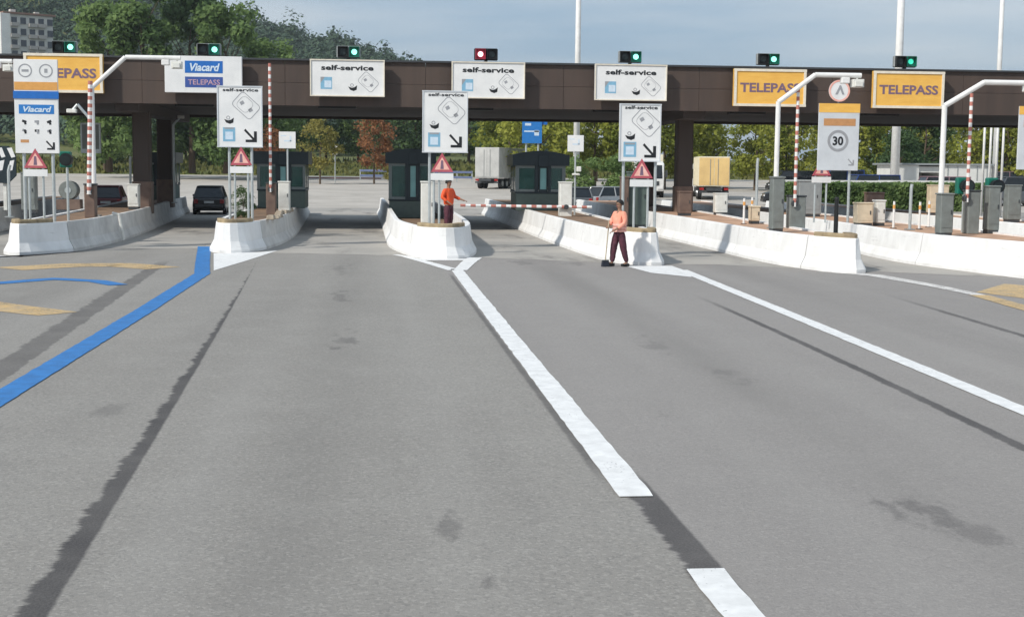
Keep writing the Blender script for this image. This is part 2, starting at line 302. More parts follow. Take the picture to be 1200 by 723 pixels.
# ------------------------------------------------------------------ mesh helpers
class MB:
    def __init__(s): s.v = []; s.f = []; s.mi = []
    def add(s, vs, fs, m=0):
        o = len(s.v); s.v += [tuple(p) for p in vs]
        for f in fs: s.f.append(tuple(i+o for i in f)); s.mi.append(m)
        return s
    def box(s, c, d, rz=0.0, m=0, taper=1.0):
        hx, hy, hz = d[0]/2, d[1]/2, d[2]/2; ca, sa = math.cos(rz), math.sin(rz); vs = []
        for z, t in ((-hz, 1.0), (hz, taper)):
            for x, y in ((-hx, -hy), (hx, -hy), (hx, hy), (-hx, hy)):
                x *= t; y *= t
                vs.append((c[0]+x*ca-y*sa, c[1]+x*sa+y*ca, c[2]+z))
        return s.add(vs, [(3, 2, 1, 0), (4, 5, 6, 7), (0, 1, 5, 4), (1, 2, 6, 5), (2, 3, 7, 6), (3, 0, 4, 7)], m)
    def cyl(s, p0, p1, r0, r1=None, n=10, m=0, caps=True):
        r1 = r0 if r1 is None else r1
        a, b = Vector(p0), Vector(p1); d = (b-a).normalized()
        t = Vector((1, 0, 0)) if abs(d.x) < 0.9 else Vector((0, 1, 0)); u = d.cross(t).normalized(); w = d.cross(u)
        vs = []
        for p, r in ((a, r0), (b, r1)):
            for i in range(n):
                an = 2*math.pi*i/n; vs.append(p+u*(r*math.cos(an))+w*(r*math.sin(an)))
        fs = [(i, (i+1) % n, n+(i+1) % n, n+i) for i in range(n)]
        if caps: fs += [tuple(range(n-1, -1, -1)), tuple(range(n, 2*n))]
        return s.add(vs, fs, m)
    def tube(s, pts, r, n=8, m=0):
        for i in range(len(pts)-1): s.cyl(pts[i], pts[i+1], r, r, n, m)
        return s
    def prism(s, out, z0, z1, m=0):
        n = len(out); vs = [(p[0], p[1], z0) for p in out]+[(p[0], p[1], z1) for p in out]
        return s.add(vs, [tuple(range(n-1, -1, -1)), tuple(range(n, 2*n))]+[(i, (i+1) % n, n+(i+1) % n, n+i) for i in range(n)], m)
    def slab(s, out, y0, t, m=0):
        """outline in x,z standing upright and facing -Y, front at y0-t"""
        n = len(out); vs = [(p[0], y0-t, p[1]) for p in out]+[(p[0], y0, p[1]) for p in out]
        return s.add(vs, [tuple(range(n)), tuple(range(2*n-1, n-1, -1))]+[(i, n+i, n+(i+1) % n, (i+1) % n) for i in range(n)], m)
    def ring(s, cx, cz, ro, ri, y0, t, n=28, m=0):
        vs = []
        for y in (y0-t, y0):
            for r in (ro, ri):
                for i in range(n):
                    a = 2*math.pi*i/n; vs.append((cx+r*math.cos(a), y, cz+r*math.sin(a)))
        fs = []
        for i in range(n):
            j = (i+1) % n
            fs += [(i, j, n+j, n+i), (i, 2*n+i, 2*n+j, j), (n+i, n+j, 3*n+j, 3*n+i)]
        return s.add(vs, fs, m)
    def mesh(s, name, mats=None, bevel=0.0, smooth=False):
        me = bpy.data.meshes.new(name); me.from_pydata(s.v, [], s.f)
        for mm in (mats or []): me.materials.append(MATS[mm] if isinstance(mm, str) else mm)
        if len(mats or []) > 1: me.polygons.foreach_set('material_index', s.mi)
        bm = bmesh.new(); bm.from_mesh(me)
        bmesh.ops.recalc_face_normals(bm, faces=bm.faces)
        if bevel > 0:
            es = [e for e in bm.edges if len(e.link_faces) == 2 and e.calc_face_angle(0) > 0.6]
            bmesh.ops.bevel(bm, geom=es, offset=bevel, segments=1, affect='EDGES', clamp_overlap=True)
        bm.to_mesh(me); bm.free()
        if smooth: me.polygons.foreach_set('use_smooth', [True]*len(me.polygons))
        me.update(); return me
    def build(s, name, mats, parent=None, bevel=0.0, smooth=False, loc=None):
        if isinstance(mats, str): mats = [mats]
        o = bpy.data.objects.new(name, s.mesh(name, mats, bevel, smooth)); COL.objects.link(o)
        if parent: o.parent = parent
        if loc: o.location = loc
        return o
def tag(o, label, cat, group=None):
    o['label'] = label; o['category'] = cat
    if group: o['group'] = group
    return o
def thing(name, loc, label, cat, group=None, rz=0.0):
    o = bpy.data.objects.new(name, None); COL.objects.link(o); o.location = loc; o.rotation_euler = (0, 0, rz); o.empty_display_size = 0.3
    return tag(o, label, cat, group)
def struct(o): o['kind'] = 'structure'; return o
def copy_thing(root, loc, rz, label, group=None, scale=None):
    c = root.copy(); COL.objects.link(c); c.location = loc; c.rotation_euler = (0, 0, rz); c['label'] = label
    if group: c['group'] = group
    if scale: c.scale = scale
    for ch in root.children:
        k = ch.copy(); COL.objects.link(k); k.parent = c
        for g in ch.children:
            d = g.copy(); COL.objects.link(d); d.parent = k
    return c
_tc = {}
def text(s, width, height, mt, parent, x, z, y, name='lettering', bold=0.0, shear=0.0):
    key = (s, bold, shear)
    if key not in _tc:
        cu = bpy.data.curves.new('t', 'FONT'); cu.body = s; cu.size = 1.0; cu.offset = bold; cu.shear = shear; cu.extrude = 0.004; cu.resolution_u = 3
        ob = bpy.data.objects.new('t', cu); COL.objects.link(ob)
        dg = bpy.context.evaluated_depsgraph_get(); me = bpy.data.meshes.new_from_object(ob.evaluated_get(dg))
        bpy.data.objects.remove(ob, do_unlink=True)
        _tc[key] = me
    me = _tc[key].copy()
    xs = [v.co.x for v in me.vertices]; ys = [v.co.y for v in me.vertices]
    x0, x1, y0, y1 = min(xs), max(xs), min(ys), max(ys); sx, sy = width/(x1-x0), height/(y1-y0)
    for v in me.vertices:
        c = v.co.copy(); v.co = ((c.x-(x0+x1)/2)*sx, -c.z, (c.y-(y0+y1)/2)*sy)
    me.materials.clear(); me.materials.append(MATS[mt]); me.name = name
    o = bpy.data.objects.new(name, me); COL.objects.link(o); o.parent = parent; o.location = (x, y, z); return o
def rect(cx, cz, w, h, rot=0.0):
    ca, sa = math.cos(rot), math.sin(rot)
    return [(cx+px*ca-pz*sa, cz+px*sa+pz*ca) for px, pz in ((-w/2, -h/2), (w/2, -h/2), (w/2, h/2), (-w/2, h/2))]
def disc(cx, cz, r, n=24): return [(cx+r*math.cos(2*math.pi*i/n), cz+r*math.sin(2*math.pi*i/n)) for i in range(n)]

# ------------------------------------------------------------------ ground, lanes, plaza, verge
def sheet(name, pts, z, mt, parent=None):
    o = MB().add([(p[0], p[1], z if len(p) < 3 else p[2]) for p in pts], [tuple(range(len(pts)))]).build(name, mt, parent)
    return o
bm_ = MB()
xs_ = [-2400, -400, -60, -20, 0, 20, 60, 400, 2400]; ys_ = [-300, -20, 10, 30, 50, 90, 200, 600, 3500]
for j in range(len(ys_)-1):
    for i in range(len(xs_)-1):
        bm_.add([(xs_[i], ys_[j], 0), (xs_[i+1], ys_[j], 0), (xs_[i+1], ys_[j+1], 0), (xs_[i], ys_[j+1], 0)], [(0, 1, 2, 3)])
ground = struct(bm_.build('ground', 'asphalt'))
edge = [(-30, 47.5), (-12, 44.6), (-9, 43.2), (-5.62, 43.3), (-3.48, 41.3), (0.06, 40.4), (2.5, 39.6), (5.74, 37.7), (9, 36.9), (11, 35.6), (14.5, 33.4), (22, 31.0), (40, 30)]
lane_pav = MB()
for i in range(len(edge)-1):
    a, b = edge[i], edge[i+1]; n = 8
    for k in range(n):
        xa = a[0]+(b[0]-a[0])*k/n; xb = a[0]+(b[0]-a[0])*(k+1)/n
        ya = a[1]+(b[1]-a[1])*k/n+0.25*mnoise.noise((xa*1.3, 0, 0)); yb = a[1]+(b[1]-a[1])*(k+1)/n+0.25*mnoise.noise((xb*1.3, 0, 0))
        lane_pav.add([(xa, ya, .004), (xb, yb, .004), (xb, 86, .004), (xa, 86, .004)], [(0, 1, 2, 3)])
struct(lane_pav.build('lane_pavement', 'concrete_lane'))
def gz(y): return 0.0 if y < 95 else min(1.3, (y-95)*1.3/95)
pl = MB()
yy = [86.0, 95, 110, 125, 140, 155, 170, 190, 215]
for j in range(len(yy)-1):
    pl.add([(-90, yy[j], .008+gz(yy[j])), (90, yy[j], .008+gz(yy[j])), (90, yy[j+1], .008+gz(yy[j+1])), (-90, yy[j+1], .008+gz(yy[j+1]))], [(0, 1, 2, 3)])
struct(pl.build('exit_plaza', 'concrete_plaza'))
hump = MB(); hump.box((-5.9, 172, 0.07), (9.5, 1.1, .14))
hb = hump.build('speed_hump', 'hump_red', loc=(0, 0, gz(172)+.008)); tag(hb, 'low dark red hump across the pale road beyond the lanes', 'speed hump')
# grassy bank
bk = MB(); nx = 60
for i in range(nx):
    x0 = -130+260*i/nx; x1 = -130+260*(i+1)/nx
    prev = None
    for (yb, zb) in ((186, 1.2), (196, 2.1), (208, 3.0), (240, 3.3), (330, 5.0)):
        za = zb+0.35*mnoise.noise((x0*.08, yb*.05, 0))*(yb > 187); zc = zb+0.35*mnoise.noise((x1*.08, yb*.05, 0))*(yb > 187)
        cur = ((x0, yb, za), (x1, yb, zc))
        if prev: bk.add([prev[0], prev[1], cur[1], cur[0]], [(0, 1, 2, 3)])
        prev = cur
struct(bk.build('grass_bank', 'grass_soil'))
# tufts on the bank: nobody could count them
gb = MB(); rg = random.Random(3)
for k in range(9000):
    x = rg.uniform(-60, 60); y = rg.uniform(187, 212); z = 1.2+(y-186)/22*1.9; h = rg.uniform(.25, .7); w = rg.uniform(.15, .4); a = rg.uniform(0, 3.14)
    dx, dy = math.cos(a)*w, math.sin(a)*w
    gb.add([(x-dx, y-dy, z-.1), (x+dx, y+dy, z-.1), (x+dx*.3+rg.uniform(-.15, .15), y+dy*.3, z+h)], [(0, 1, 2)])
g = gb.build('rough_grass', 'leaf_grass'); g['kind'] = 'stuff'; g['label'] = 'rough dry grass covering the bank behind the plaza'; g['category'] = 'grass'

# hillside
def ridge(x):
    pts = [(-600, 125), (-300, 108), (-163, 82), (-100, 66), (-57, 55), (-21, 49), (8, 40), (25, 31), (60, 15), (110, 4), (600, 2)]
    for (a, b) in zip(pts, pts[1:]):
        if a[0] <= x <= b[0]:
            t = (x-a[0])/(b[0]-a[0]); return a[1]+(b[1]-a[1])*t
    return pts[0][1] if x < -600 else 2
def hill_z(x, y):
    t = max(0, min(1, (y-300)/300)); t = t*t*(3-2*t)
    xr = x*600/max(y, 320)
    h = 4.0+(ridge(xr)-4)*t
    if y > 620: h -= (y-620)*0.06
    return h+1.5*mnoise.noise((x*.02, y*.02, 0))
hm = MB(); gxn, gyn = 50, 18
vs_ = []; fs_ = []
for j in range(gyn+1):
    y = 300+j*(560/gyn)
    for i in range(gxn+1):
        x = -330+i*(560/gxn); vs_.append((x, y, hill_z(x, y)))
for j in range(gyn):
    for i in range(gxn):
        k = j*(gxn+1)+i; fs_.append((k, k+1, k+gxn+2, k+gxn+1))
hm.add(vs_, fs_); struct(hm.build('hillside', 'grass_soil', smooth=True))

# ------------------------------------------------------------------ painted markings (parts of the ground)
def strip_line(pts, w0, w1=None):
    """ribbon along a polyline with slightly uneven edges"""
    w1 = w0 if w1 is None else w1; P = []
    for i in range(len(pts)-1):
        a, b = Vector(pts[i]), Vector(pts[i+1]); n = max(2, int((b-a).length/0.2))
        for k in range(n): P.append(a+(b-a)*k/n)
    P.append(Vector(pts[-1])); m = MB(); n = len(P); L_ = []; R_ = []
    for i, p in enumerate(P):
        d = (P[min(i+1, n-1)]-P[max(i-1, 0)]).normalized(); nn = Vector((-d.y, d.x)); w = (w0+(w1-w0)*i/(n-1))/2
        e = 0.016*mnoise.noise((p.x*3, p.y*3, 1))+.008*mnoise.noise((p.x*9, p.y*9, 4)); e2 = 0.016*mnoise.noise((p.x*3, p.y*3, 9))+.008*mnoise.noise((p.x*9, p.y*9, 7))
        L_.append(p+nn*(w+e)); R_.append(p-nn*(w+e2))
    for i in range(n-1): m.add([(L_[i].x, L_[i].y, 0), (R_[i].x, R_[i].y, 0), (R_[i+1].x, R_[i+1].y, 0), (L_[i+1].x, L_[i+1].y, 0)], [(0, 1, 2, 3)])
    return m
def mark(name, m, mt, z=0.009): o = m.build(name, mt, ground); o.location.z = z; return o
mark('white_line', strip_line([(1.69, 34.95), (1.83, 22), (1.96, 10.55)], .30, .28), 'line_white')
mark('white_line', strip_line([(2.05, 8.57), (2.09, 5.0), (2.13, 1.0)], .25), 'line_white')
mark('white_line', strip_line([(1.62, 34.6), (1.05, 37.2), (0.40, 40.0), (0.15, 40.6)], .36, .22), 'line_white')
mark('white_line', strip_line([(1.78, 34.6), (2.1, 37.2), (2.45, 39.5)], .34, .42), 'line_white', .010)
mark('white_patch', MB().add([(0.25, 40.3, 0), (0.75, 38.2, 0), (2.3, 38.3, 0), (2.6, 39.6, 0), (2.2, 39.0, 0), (.8, 39.0, 0)], [(0, 1, 2, 3, 4, 5)]), 'line_white', .0075)
mark('white_line', strip_line([(7.55, 34.9), (7.24, 24.0), (6.93, 14.2), (6.77, 9)], .30, .24), 'line_white')
mark('white_patch', MB().add([(6.3, 36.3, 0), (6.55, 33.9, 0), (7.3, 32.6, 0), (7.6, 34.2, 0), (7.6, 36.4, 0)], [(0, 1, 2, 3, 4)]), 'line_white', .0075)
mark('white_line', strip_line([(11.2, 34.7), (12.15, 33.3), (12.45, 30.3), (12.5, 28)], .55, .30), 'line_white_worn')
mark('yellow_line', strip_line([(12.5, 28), (12.2, 25.0), (11.9, 20)], .42, .42), 'line_yellow')
mark('yellow_patch', MB().add([(12.75, 28.7, 0), (13.2, 27.1, 0), (14.9, 30.2, 0), (14.4, 30.9, 0)], [(0, 1, 2, 3)]), 'line_yellow', .0055)
mark('blue_line', strip_line([(-5.92, 44.3), (-5.0, 37.0), (-4.5, 33.2), (-4.38, 25), (-4.32, 15.5), (-4.25, 8)], .40, .30), 'line_blue', .010)
mark('white_patch', MB().add([(-5.2, 40.9, 0), (-4.35, 34.2, 0), (-3.9, 38.0, 0), (-3.45, 42.4, 0), (-3.9, 41.6, 0)], [(0, 1, 2, 3, 4)]), 'line_white', .0075)
mark('white_patch', MB().add([(-12.8, 39.2, 0), (-12.3, 37.0, 0), (-10.4, 38.7, 0), (-9.0, 41.8, 0), (-10.2, 39.1, 0), (-11.2, 39.5, 0)], [(0, 1, 2, 3, 4, 5)]), 'line_white', .0075)
mark('blue_line', strip_line([(-9.6, 29.4), (-8.4, 30.5), (-7.6, 31.6), (-6.5, 31.0), (-5.85, 30.0)], .58, .42), 'line_blue')
mark('yellow_patch', strip_line([(-9.4, 34.6), (-8.2, 35.9), (-7.0, 36.1), (-5.7, 35.0)], 1.3, 1.1), 'line_yellow', .006)
mark('yellow_patch', strip_line([(-8.0, 26.3), (-7.0, 25.3), (-5.75, 24.2)], 1.0, .8), 'line_yellow', .006)

# ------------------------------------------------------------------ traffic islands
def chaikin(P, it=2):
    P = [Vector(p) for p in P]
    for _ in range(it):
        Q = [P[0]]
        for a, b in zip(P, P[1:]): Q += [a*.75+b*.25, a*.25+b*.75]
        Q.append(P[-1]); P = Q
    return P
def resample(P, step):
    out = [P[0]]; acc = 0.0
    for a, b in zip(P, P[1:]):
        L_ = (b-a).length; d = step-acc
        while d <= L_: out.append(a+(b-a)*(d/L_)); d += step
        acc = (acc+L_) % step
    if (out[-1]-P[-1]).length > 0.02: out.append(P[-1])
    return out
def offset(P, d):
    """shift to the LEFT of travel direction by d"""
    n = len(P); out = []
    for i, p in enumerate(P):
        t = (P[min(i+1, n-1)]-P[max(i-1, 0)]).normalized(); out.append(p+Vector((-t.y, t.x))*d)
    return out
PROF = [(0.0, 0.0), (0.0, 0.09), (0.13, 0.34), (0.20, 0.86), (0.215, 0.885), (0.36, 0.885), (0.36, 0.0)]   # (inset, height) outside -> inside
def sweep(P, prof, z=0.0):
    rows = [offset(P, d) for d, h in prof]; m = MB(); k = len(prof); n = len(P); vs = []
    for i in range(n):
        for j in range(k): vs.append((rows[j][i].x, rows[j][i].y, z+prof[j][1]))
    fs = [(i*k+j, i*k+(j+1) % k, (i+1)*k+(j+1) % k, (i+1)*k+j) for i in range(n-1) for j in range(k)]
    fs += [tuple(range(k)), tuple(range((n-1)*k+k-1, (n-1)*k-1, -1))]
    return m.add(vs, fs)
def island(left, nose, right, label, deckz=0.83, deck='deck_soil', seg=4.2, nose_half=2.3, wall_mats=('barrier_paint', 'barrier_paint'), kerb=True, origin=None):
    """left: points from the back to the nose; nose: across the front; right: nose to back (traffic faces -Y)"""
    path = chaikin(left+nose+right, 2); path = resample(path, 0.35)
    ox, oy = origin or (nose[len(nose)//2][0], nose[len(nose)//2][1]+2)
    t = thing('traffic_island', (ox, oy, 0), label, 'traffic island', 'concrete islands between the toll lanes')
    path = [p-Vector((ox, oy)) for p in path]
    # find nose centre = the smallest y
    ci = min(range(len(path)), key=lambda i: path[i].y); cum = [0.0]
    for a, b in zip(path, path[1:]): cum.append(cum[-1]+(b-a).length)
    cuts = [cum[ci]-nose_half, cum[ci]+nose_half]
    while cuts[0]-seg > 1: cuts.insert(0, cuts[0]-seg)
    while cuts[-1]+seg < cum[-1]-1: cuts.append(cuts[-1]+seg)
    bounds = [0.0]+cuts+[cum[-1]]
    def pos(s):
        s = max(0, min(cum[-1], s))
        for i in range(len(cum)-1):
            if cum[i] <= s <= cum[i+1]: return path[i]+(path[i+1]-path[i])*((s-cum[i])/(cum[i+1]-cum[i]))
        return path[-1]
    for a, b in zip(bounds, bounds[1:]):
        s0, s1 = a+0.02, b-0.02
        P_ = [pos(s0)]+[path[i] for i in range(len(path)) if s0+.05 < cum[i] < s1-.05]+[pos(s1)]
        isn = a < cum[ci] < b
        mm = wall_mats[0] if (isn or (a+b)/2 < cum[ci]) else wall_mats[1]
        sweep(P_, PROF).build('nose_block' if isn else 'barrier_section', mm, t, bevel=0.0)
    inner = offset(path, 0.30)
    d = MB(); nn = len(inner)
    # deck: strips between mirrored points of the inner outline
    i, j = ci, ci
    vs = []
    half = min(ci, nn-1-ci)
    lft = [inner[round(ci-ci*k/40)] for k in range(41)]; rgt = [inner[round(ci+(nn-1-ci)*k/40)] for k in range(41)]
    for k in range(40):
        d.add([(lft[k].x, lft[k].y, deckz), (rgt[k].x, rgt[k].y, deckz), (rgt[k+1].x, rgt[k+1].y, deckz), (lft[k+1].x, lft[k+1].y, deckz)], [(0, 1, 2, 3)])
    bmm = d.build('deck', deck, t)
    if kerb:
        s0, s1 = cum[ci]-1.75, cum[ci]+1.55
        P_ = offset([pos(s0+(s1-s0)*k/16) for k in range(17)], 0.23)
        sweep(P_, [(0, 0), (0.0, 0.10), (0.02, 0.125), (0.22, 0.125), (0.24, 0.0)], 0.87).build('nose_kerb', 'kerb_ochre', t)
    return t
I1 = island([(-13.4, 76), (-12.6, 63), (-11.7, 50), (-11.35, 43)], [(-11.25, 40.6), (-10.6, 39.4), (-9.8, 40.4)], [(-9.2, 42.2), (-9.05, 47), (-9.3, 54), (-10.0, 63.6), (-10.9, 76)],
            'pale concrete island with leftmost tall blue and orange board and a drain spout', wall_mats=('barrier_paint', 'barrier_shaded'), seg=7.5)
I2 = island([(-6.2, 76), (-5.9, 60), (-5.8, 48)], [(-5.65, 43.5), (-5.35, 41.2), (-4.6, 41.0), (-4.0, 41.8)], [(-3.6, 45), (-3.45, 50.4), (-3.8, 60), (-4.4, 76)],
            'white concrete island beside blue painted line with striped raised barrier arm', wall_mats=('barrier_paint', 'barrier_shaded'), seg=6)
I3 = island([(-.75, 76), (-.4, 62), (-.15, 48)], [(-.06, 44.3), (.35, 41.2), (.75, 38.9), (2.15, 38.8), (2.6, 41.0)], [(2.75, 44), (2.7, 55), (2.3, 76)],
            'white concrete island in the middle with a worker in orange on it', deckz=0.45, seg=5)
I4 = island([(5.05, 76), (5.35, 60), (5.55, 48.5)], [(5.85, 40.5), (6.25, 36.9), (7.35, 36.3), (7.65, 37.6)], [(7.85, 42), (7.9, 56), (7.5, 76)],
            'white concrete island behind the standing worker with the broom', seg=4.2, nose_half=1.9)
I5 = island([(10.2, 76), (10.25, 56), (10.45, 45)], [(10.5, 38), (11.1, 34.8), (12.05, 33.7), (12.5, 35)], [(12.65, 44), (13.3, 54), (13.2, 76)],
            'long white concrete island under the right pillar with a black post at its nose', seg=5.5, nose_half=2.0, deck='deck_terracotta')
I6 = island([(15.0, 76), (15.2, 56), (14.95, 44)], [(14.5, 38), (15.3, 34), (16.3, 29.5), (17.3, 29.3), (17.8, 32)], [(17.9, 45), (17.8, 76)],
            'white concrete island running out of the right edge with terracotta deck', seg=5.8, deck='deck_terracotta', kerb=False)
I7 = island([(21.0, 76), (21.2, 50)], [(21.3, 42), (21.9, 38), (22.9, 38), (23.4, 40)], [(23.6, 50), (23.6, 76)],
            'far right concrete island mostly hidden behind the terracotta topped one', deck='deck_terracotta', kerb=False)
I0 = island([(-18.4, 76), (-17.6, 60), (-17.0, 48)], [(-16.9, 44), (-16.2, 42), (-15.3, 42), (-14.6, 44)], [(-14.5, 50), (-15.2, 60), (-16.6, 76)],
            'concrete island at the left edge carrying the chevron marker', wall_mats=('barrier_shaded', 'barrier_shaded'), kerb=False)
# cap stones along the right rim of island 2
ip = I2.location
st_me = None
for k in range(9):
    y = 44.2+k*0.95; x = -3.88+0.09*math.sin(k)
    m = MB().box((0, 0, .06), (.26, .44, .12), 0, 0, .82)
    if st_me is None: st_me = m.mesh('cap_stone', ['stone'], bevel=.02)
    o = bpy.data.objects.new('cap_stone', st_me); COL.objects.link(o); o.parent = I2
    o.location = (x+0.08-ip.x, y-ip.y, .882); o.rotation_euler = (0, 0, -0.04+0.1*math.sin(k*2.1)); o.scale = (1, 1+.2*math.sin(k*1.7), 1+.25*math.cos(k*2.3))
    if y > 50.2: o.location.x -= (y-50.2)*.04

# ------------------------------------------------------------------ canopy
CY0, CY1, CZ0, CZ1 = 54.0, 69.0, 4.92, 6.64
can = thing('toll_canopy', (4, 61.5, 0), 'long flat brown canopy spanning all the toll lanes', 'canopy')
def cl(x, y, z): return (x-4, y-61.5, z)
MB().box(cl(4, 61.5, 6.35), (92, 14.6, .3)).build('roof_slab', 'roof_felt', can)
MB().box(cl(4, 61.5, 5.1), (91.6, 14.5, .12)).build('soffit', 'canopy_under', can)
k = 0
for i in range(17):
    x0 = -42+i*5.42
    for (z0, z1) in ((CZ0, 5.79), (5.80, CZ1)):
        MB().box(cl(x0+2.71, CY0, (z0+z1)/2), (5.408, .12, z1-z0)).build('fascia_panel', 'fascia_brown', can)
for x in (-10.2, 12.2):
    MB().box(cl(x, 61.5, 4.85), (.9, 13.6, .4)).build('cross_beam', 'canopy_under', can)
MB().box(cl(4, CY0-.03, CZ1+.03), (92.2, .3, .07)).build('top_flashing', 'steel_dark', can)
MB().box(cl(4, 69, (CZ0+CZ1)/2), (92, .12, CZ1-CZ0)).build('rear_fascia', 'fascia_brown', can)
for (x, y) in ((-10.05, 57), (12.3, 57), (-10.55, 65.8), (12.4, 65.8)):
    p = MB().prism([(-.34, -.27), (-.27, -.34), (.27, -.34), (.34, -.27), (.34, .27), (.27, .34), (-.27, .34), (-.34, .27)], .6, 4.7)
    p.build('pillar', 'pillar_brown', can, loc=cl(x, y, 0))
    MB().prism([(-.38, -.30), (-.30, -.38), (.30, -.38), (.38, -.30), (.38, .30), (.30, .38), (-.30, .38), (-.38, .30)], .6, 1.9).build('pillar_casing', 'cabinet_brown', can, loc=cl(x, y, 0))
# underside: plain black boxes over each lane
for x in (-7.2, -1.65, 3.8, 9.3, 14.9, 20.5):
    MB().box((0, 0, 0), (1.5, .45, .16)).build('lane_box', 'signal_black', can, bevel=.02, loc=cl(x-.45, 55.1, 4.95))

# overhead signs hung on the fascia
SY = 53.9
def pict_card(m, x, z, s, y):      # tilted rounded cards with two small marks + coin hand
    def rr(cx, cz, w, h, rad, rot):
        P = []
        for qx, qz, a0 in ((1, 1, 0), (-1, 1, 90), (-1, -1, 180), (1, -1, 270)):
            for k in range(5):
                a = R(a0+k*22.5); P.append((qx*(w/2-rad)+rad*math.cos(a), qz*(h/2-rad)+rad*math.sin(a)))
        c_, s_ = math.cos(rot), math.sin(rot); return [(cx+px*c_-pz*s_, cz+px*s_+pz*c_) for px, pz in P]
    def outline(cx, cz, w, h, rad, rot, t_):
        A_, B_ = rr(cx, cz, w, h, rad, rot), rr(cx, cz, w-2*t_, h-2*t_, rad*.8, rot); n = len(A_)
        m.add([(p[0], y-.003, p[1]) for p in A_]+[(p[0], y-.003, p[1]) for p in B_], [(i, (i+1) % n, n+(i+1) % n, n+i) for i in range(n)], 1)
    outline(x, z, s*1.08, s*.78, s*.16, R(-42), s*.03); outline(x-.05*s, z+.05*s, s*.62, s*.60, s*.2, R(-42), s*.02)
    m.slab(rect(x-.17*s, z+.12*s, .17*s, .15*s, R(30)), y, .003, 0); m.slab(rect(x+.19*s, z-.19*s, .17*s, .15*s, R(30)), y, .003, 0)
def pict_hand(m, x, z, s, y):
    m.slab([(x-.5*s, z+.05*s), (x-.3*s, z-.3*s), (x+.1*s, z-.45*s), (x+.45*s, z-.3*s), (x+.5*s, z+.2*s), (x+.2*s, z-.02*s), (x-.1*s, z-.08*s)], y, .003, 0)
    m.ring(x-.08*s, z+.2*s, s*.2, s*.13, y, .003, 12, 1)
def arrow(m, x, z, s, y, mi=0):
    d = s*.5; w = s*.15
    m.slab([(x-d, z+d-w*.6), (x-d+w*.8, z+d+w*.3), (x+d*.55, z-d*.35), (x+d*.35, z-d*.6)], y, .004, mi)
    m.slab([(x+d*.55, z+d*.7), (x+d, z+d*.7), (x+d, z-d), (x-d*.75, z-d), (x-d*.75, z-d*.6), (x+d*.25, z-d*.6), (x+d*.55, z-d*.28)], y, .004, mi)
def sign_box(t, w, h, zc, mt='sign_white', frame=None, depth=.22, y=0.0, name='panel'):
    MB().box((0, y+depth/2, zc), (w, depth, h)).build(name, mt, t, bevel=.012)
    if frame:
        fr = MB(); b = .10
        for (cx, cz, sx, sz) in ((0, zc+h/2-b/2, w+.02, b), (0, zc-h/2+b/2, w+.02, b), (-w/2+b/2, zc, b, h-2*b-.004), (w/2-b/2, zc, b, h-2*b-.004)):
            fr.box((cx, y-.012, cz), (sx, .05, sz))
        fr.build('frame', frame, t)
def self_service_over(x, label):
    t = thing('overhead_sign', (x, SY-.42, 5.27), label, 'sign', 'white overhead signs of the middle lanes')
    w, h = 2.83, 1.40
    sign_box(t, w, h, h/2)
    rim = MB()
    for (cx, cz, sx, sz) in ((0, h-.02, w+.03, .04), (0, .02, w+.03, .04), (-w/2+.01, h/2, .04, h-.085), (w/2-.01, h/2, .04, h-.085)): rim.box((cx, -.015, cz), (sx, .05, sz))
    rim.build('rim', 'frame_cream', t)
    text('self-service', 2.0, .20, 'print_black', t, 0, h-.31, -.004, bold=.03)
    m = MB(); m.slab(rect(-w*.285, .50, .44, .46), 0, .003, 0); m.slab(rect(-w*.285+.06, .46, .26, .26), -.003, .003, 1); m.slab([(-w*.285-.22, .50), (-w*.285-.05, .73), (-w*.285-.22, .73)], -.003, .003, 2)
    m.build('blue_card', ['print_lightblue', 'print_pale', 'print_grey'], t)
    m = MB(); pict_card(m, .80, .56, .66, 0); m.build('ticket_pictogram', ['print_grey', 'print_grey'], t)
    m = MB(); pict_hand(m, .20, .36, .34, 0); m.build('hand_pictogram', ['print_black', 'print_grey'], t)
    br = MB()
    for sx in (-.9, .9): br.box((sx, .32, h/2), (.08, .22, .9))
    br.build('bracket', 'steel_dark', t)
    return t
self_service_over(-1.65, 'white overhead self-service sign third from left, left of the red signal one')
self_service_over(3.78, 'white overhead self-service sign under the red signal')
self_service_over(9.38, 'white overhead self-service sign directly above a white board and left of yellow signs')
def yellow_over(x, label):
    t = thing('overhead_sign', (x, SY-.42, 5.12), label, 'sign', 'yellow overhead signs')
    w, h = 2.90, 1.46
    sign_box(t, w, h, h/2, 'sign_yellow', 'frame_cream')
    text('TELEPASS', 2.42, .37, 'print_purple', t, 0, h/2, -.004, bold=.028)
    br = MB()
    for sx in (-.9, .9): br.box((sx, .32, h/2), (.08, .22, .9))
    br.build('bracket', 'steel_dark', t)
    return t
yellow_over(14.95, 'yellow overhead sign with cream frame crossed by a white gantry arm')
yellow_over(20.6, 'yellow overhead sign with cream frame, rightmost on the canopy')
yl = yellow_over(-12.30, 'yellow overhead sign at far left, half hidden by tall board'); yl.location.z = 5.26
t = thing('overhead_sign', (-7.1, SY-.42, 5.33), 'white overhead sign with two blue lettered bars, second from left', 'sign')
sign_box(t, 2.9, 1.38, .69)
MB().slab(rect(.02, .97, 1.42, .46), 0, .006).build('blue_bar', 'sign_blue', t)
MB().slab(rect(.02, .40, 1.42, .40), 0, .006).build('purple_bar', 'sign_navy', t)
text('Viacard', 1.12, .30, 'print_pale', t, .06, .96, -.011, bold=.03, shear=.25)
text('TELEPASS', 1.2, .2, 'print_pink', t, .02, .40, -.011, bold=.01)
MB().box((-.9, .32, .7), (.08, .22, .9)).box((.9, .32, .7), (.08, .22, .9)).build('bracket', 'steel_dark', t)

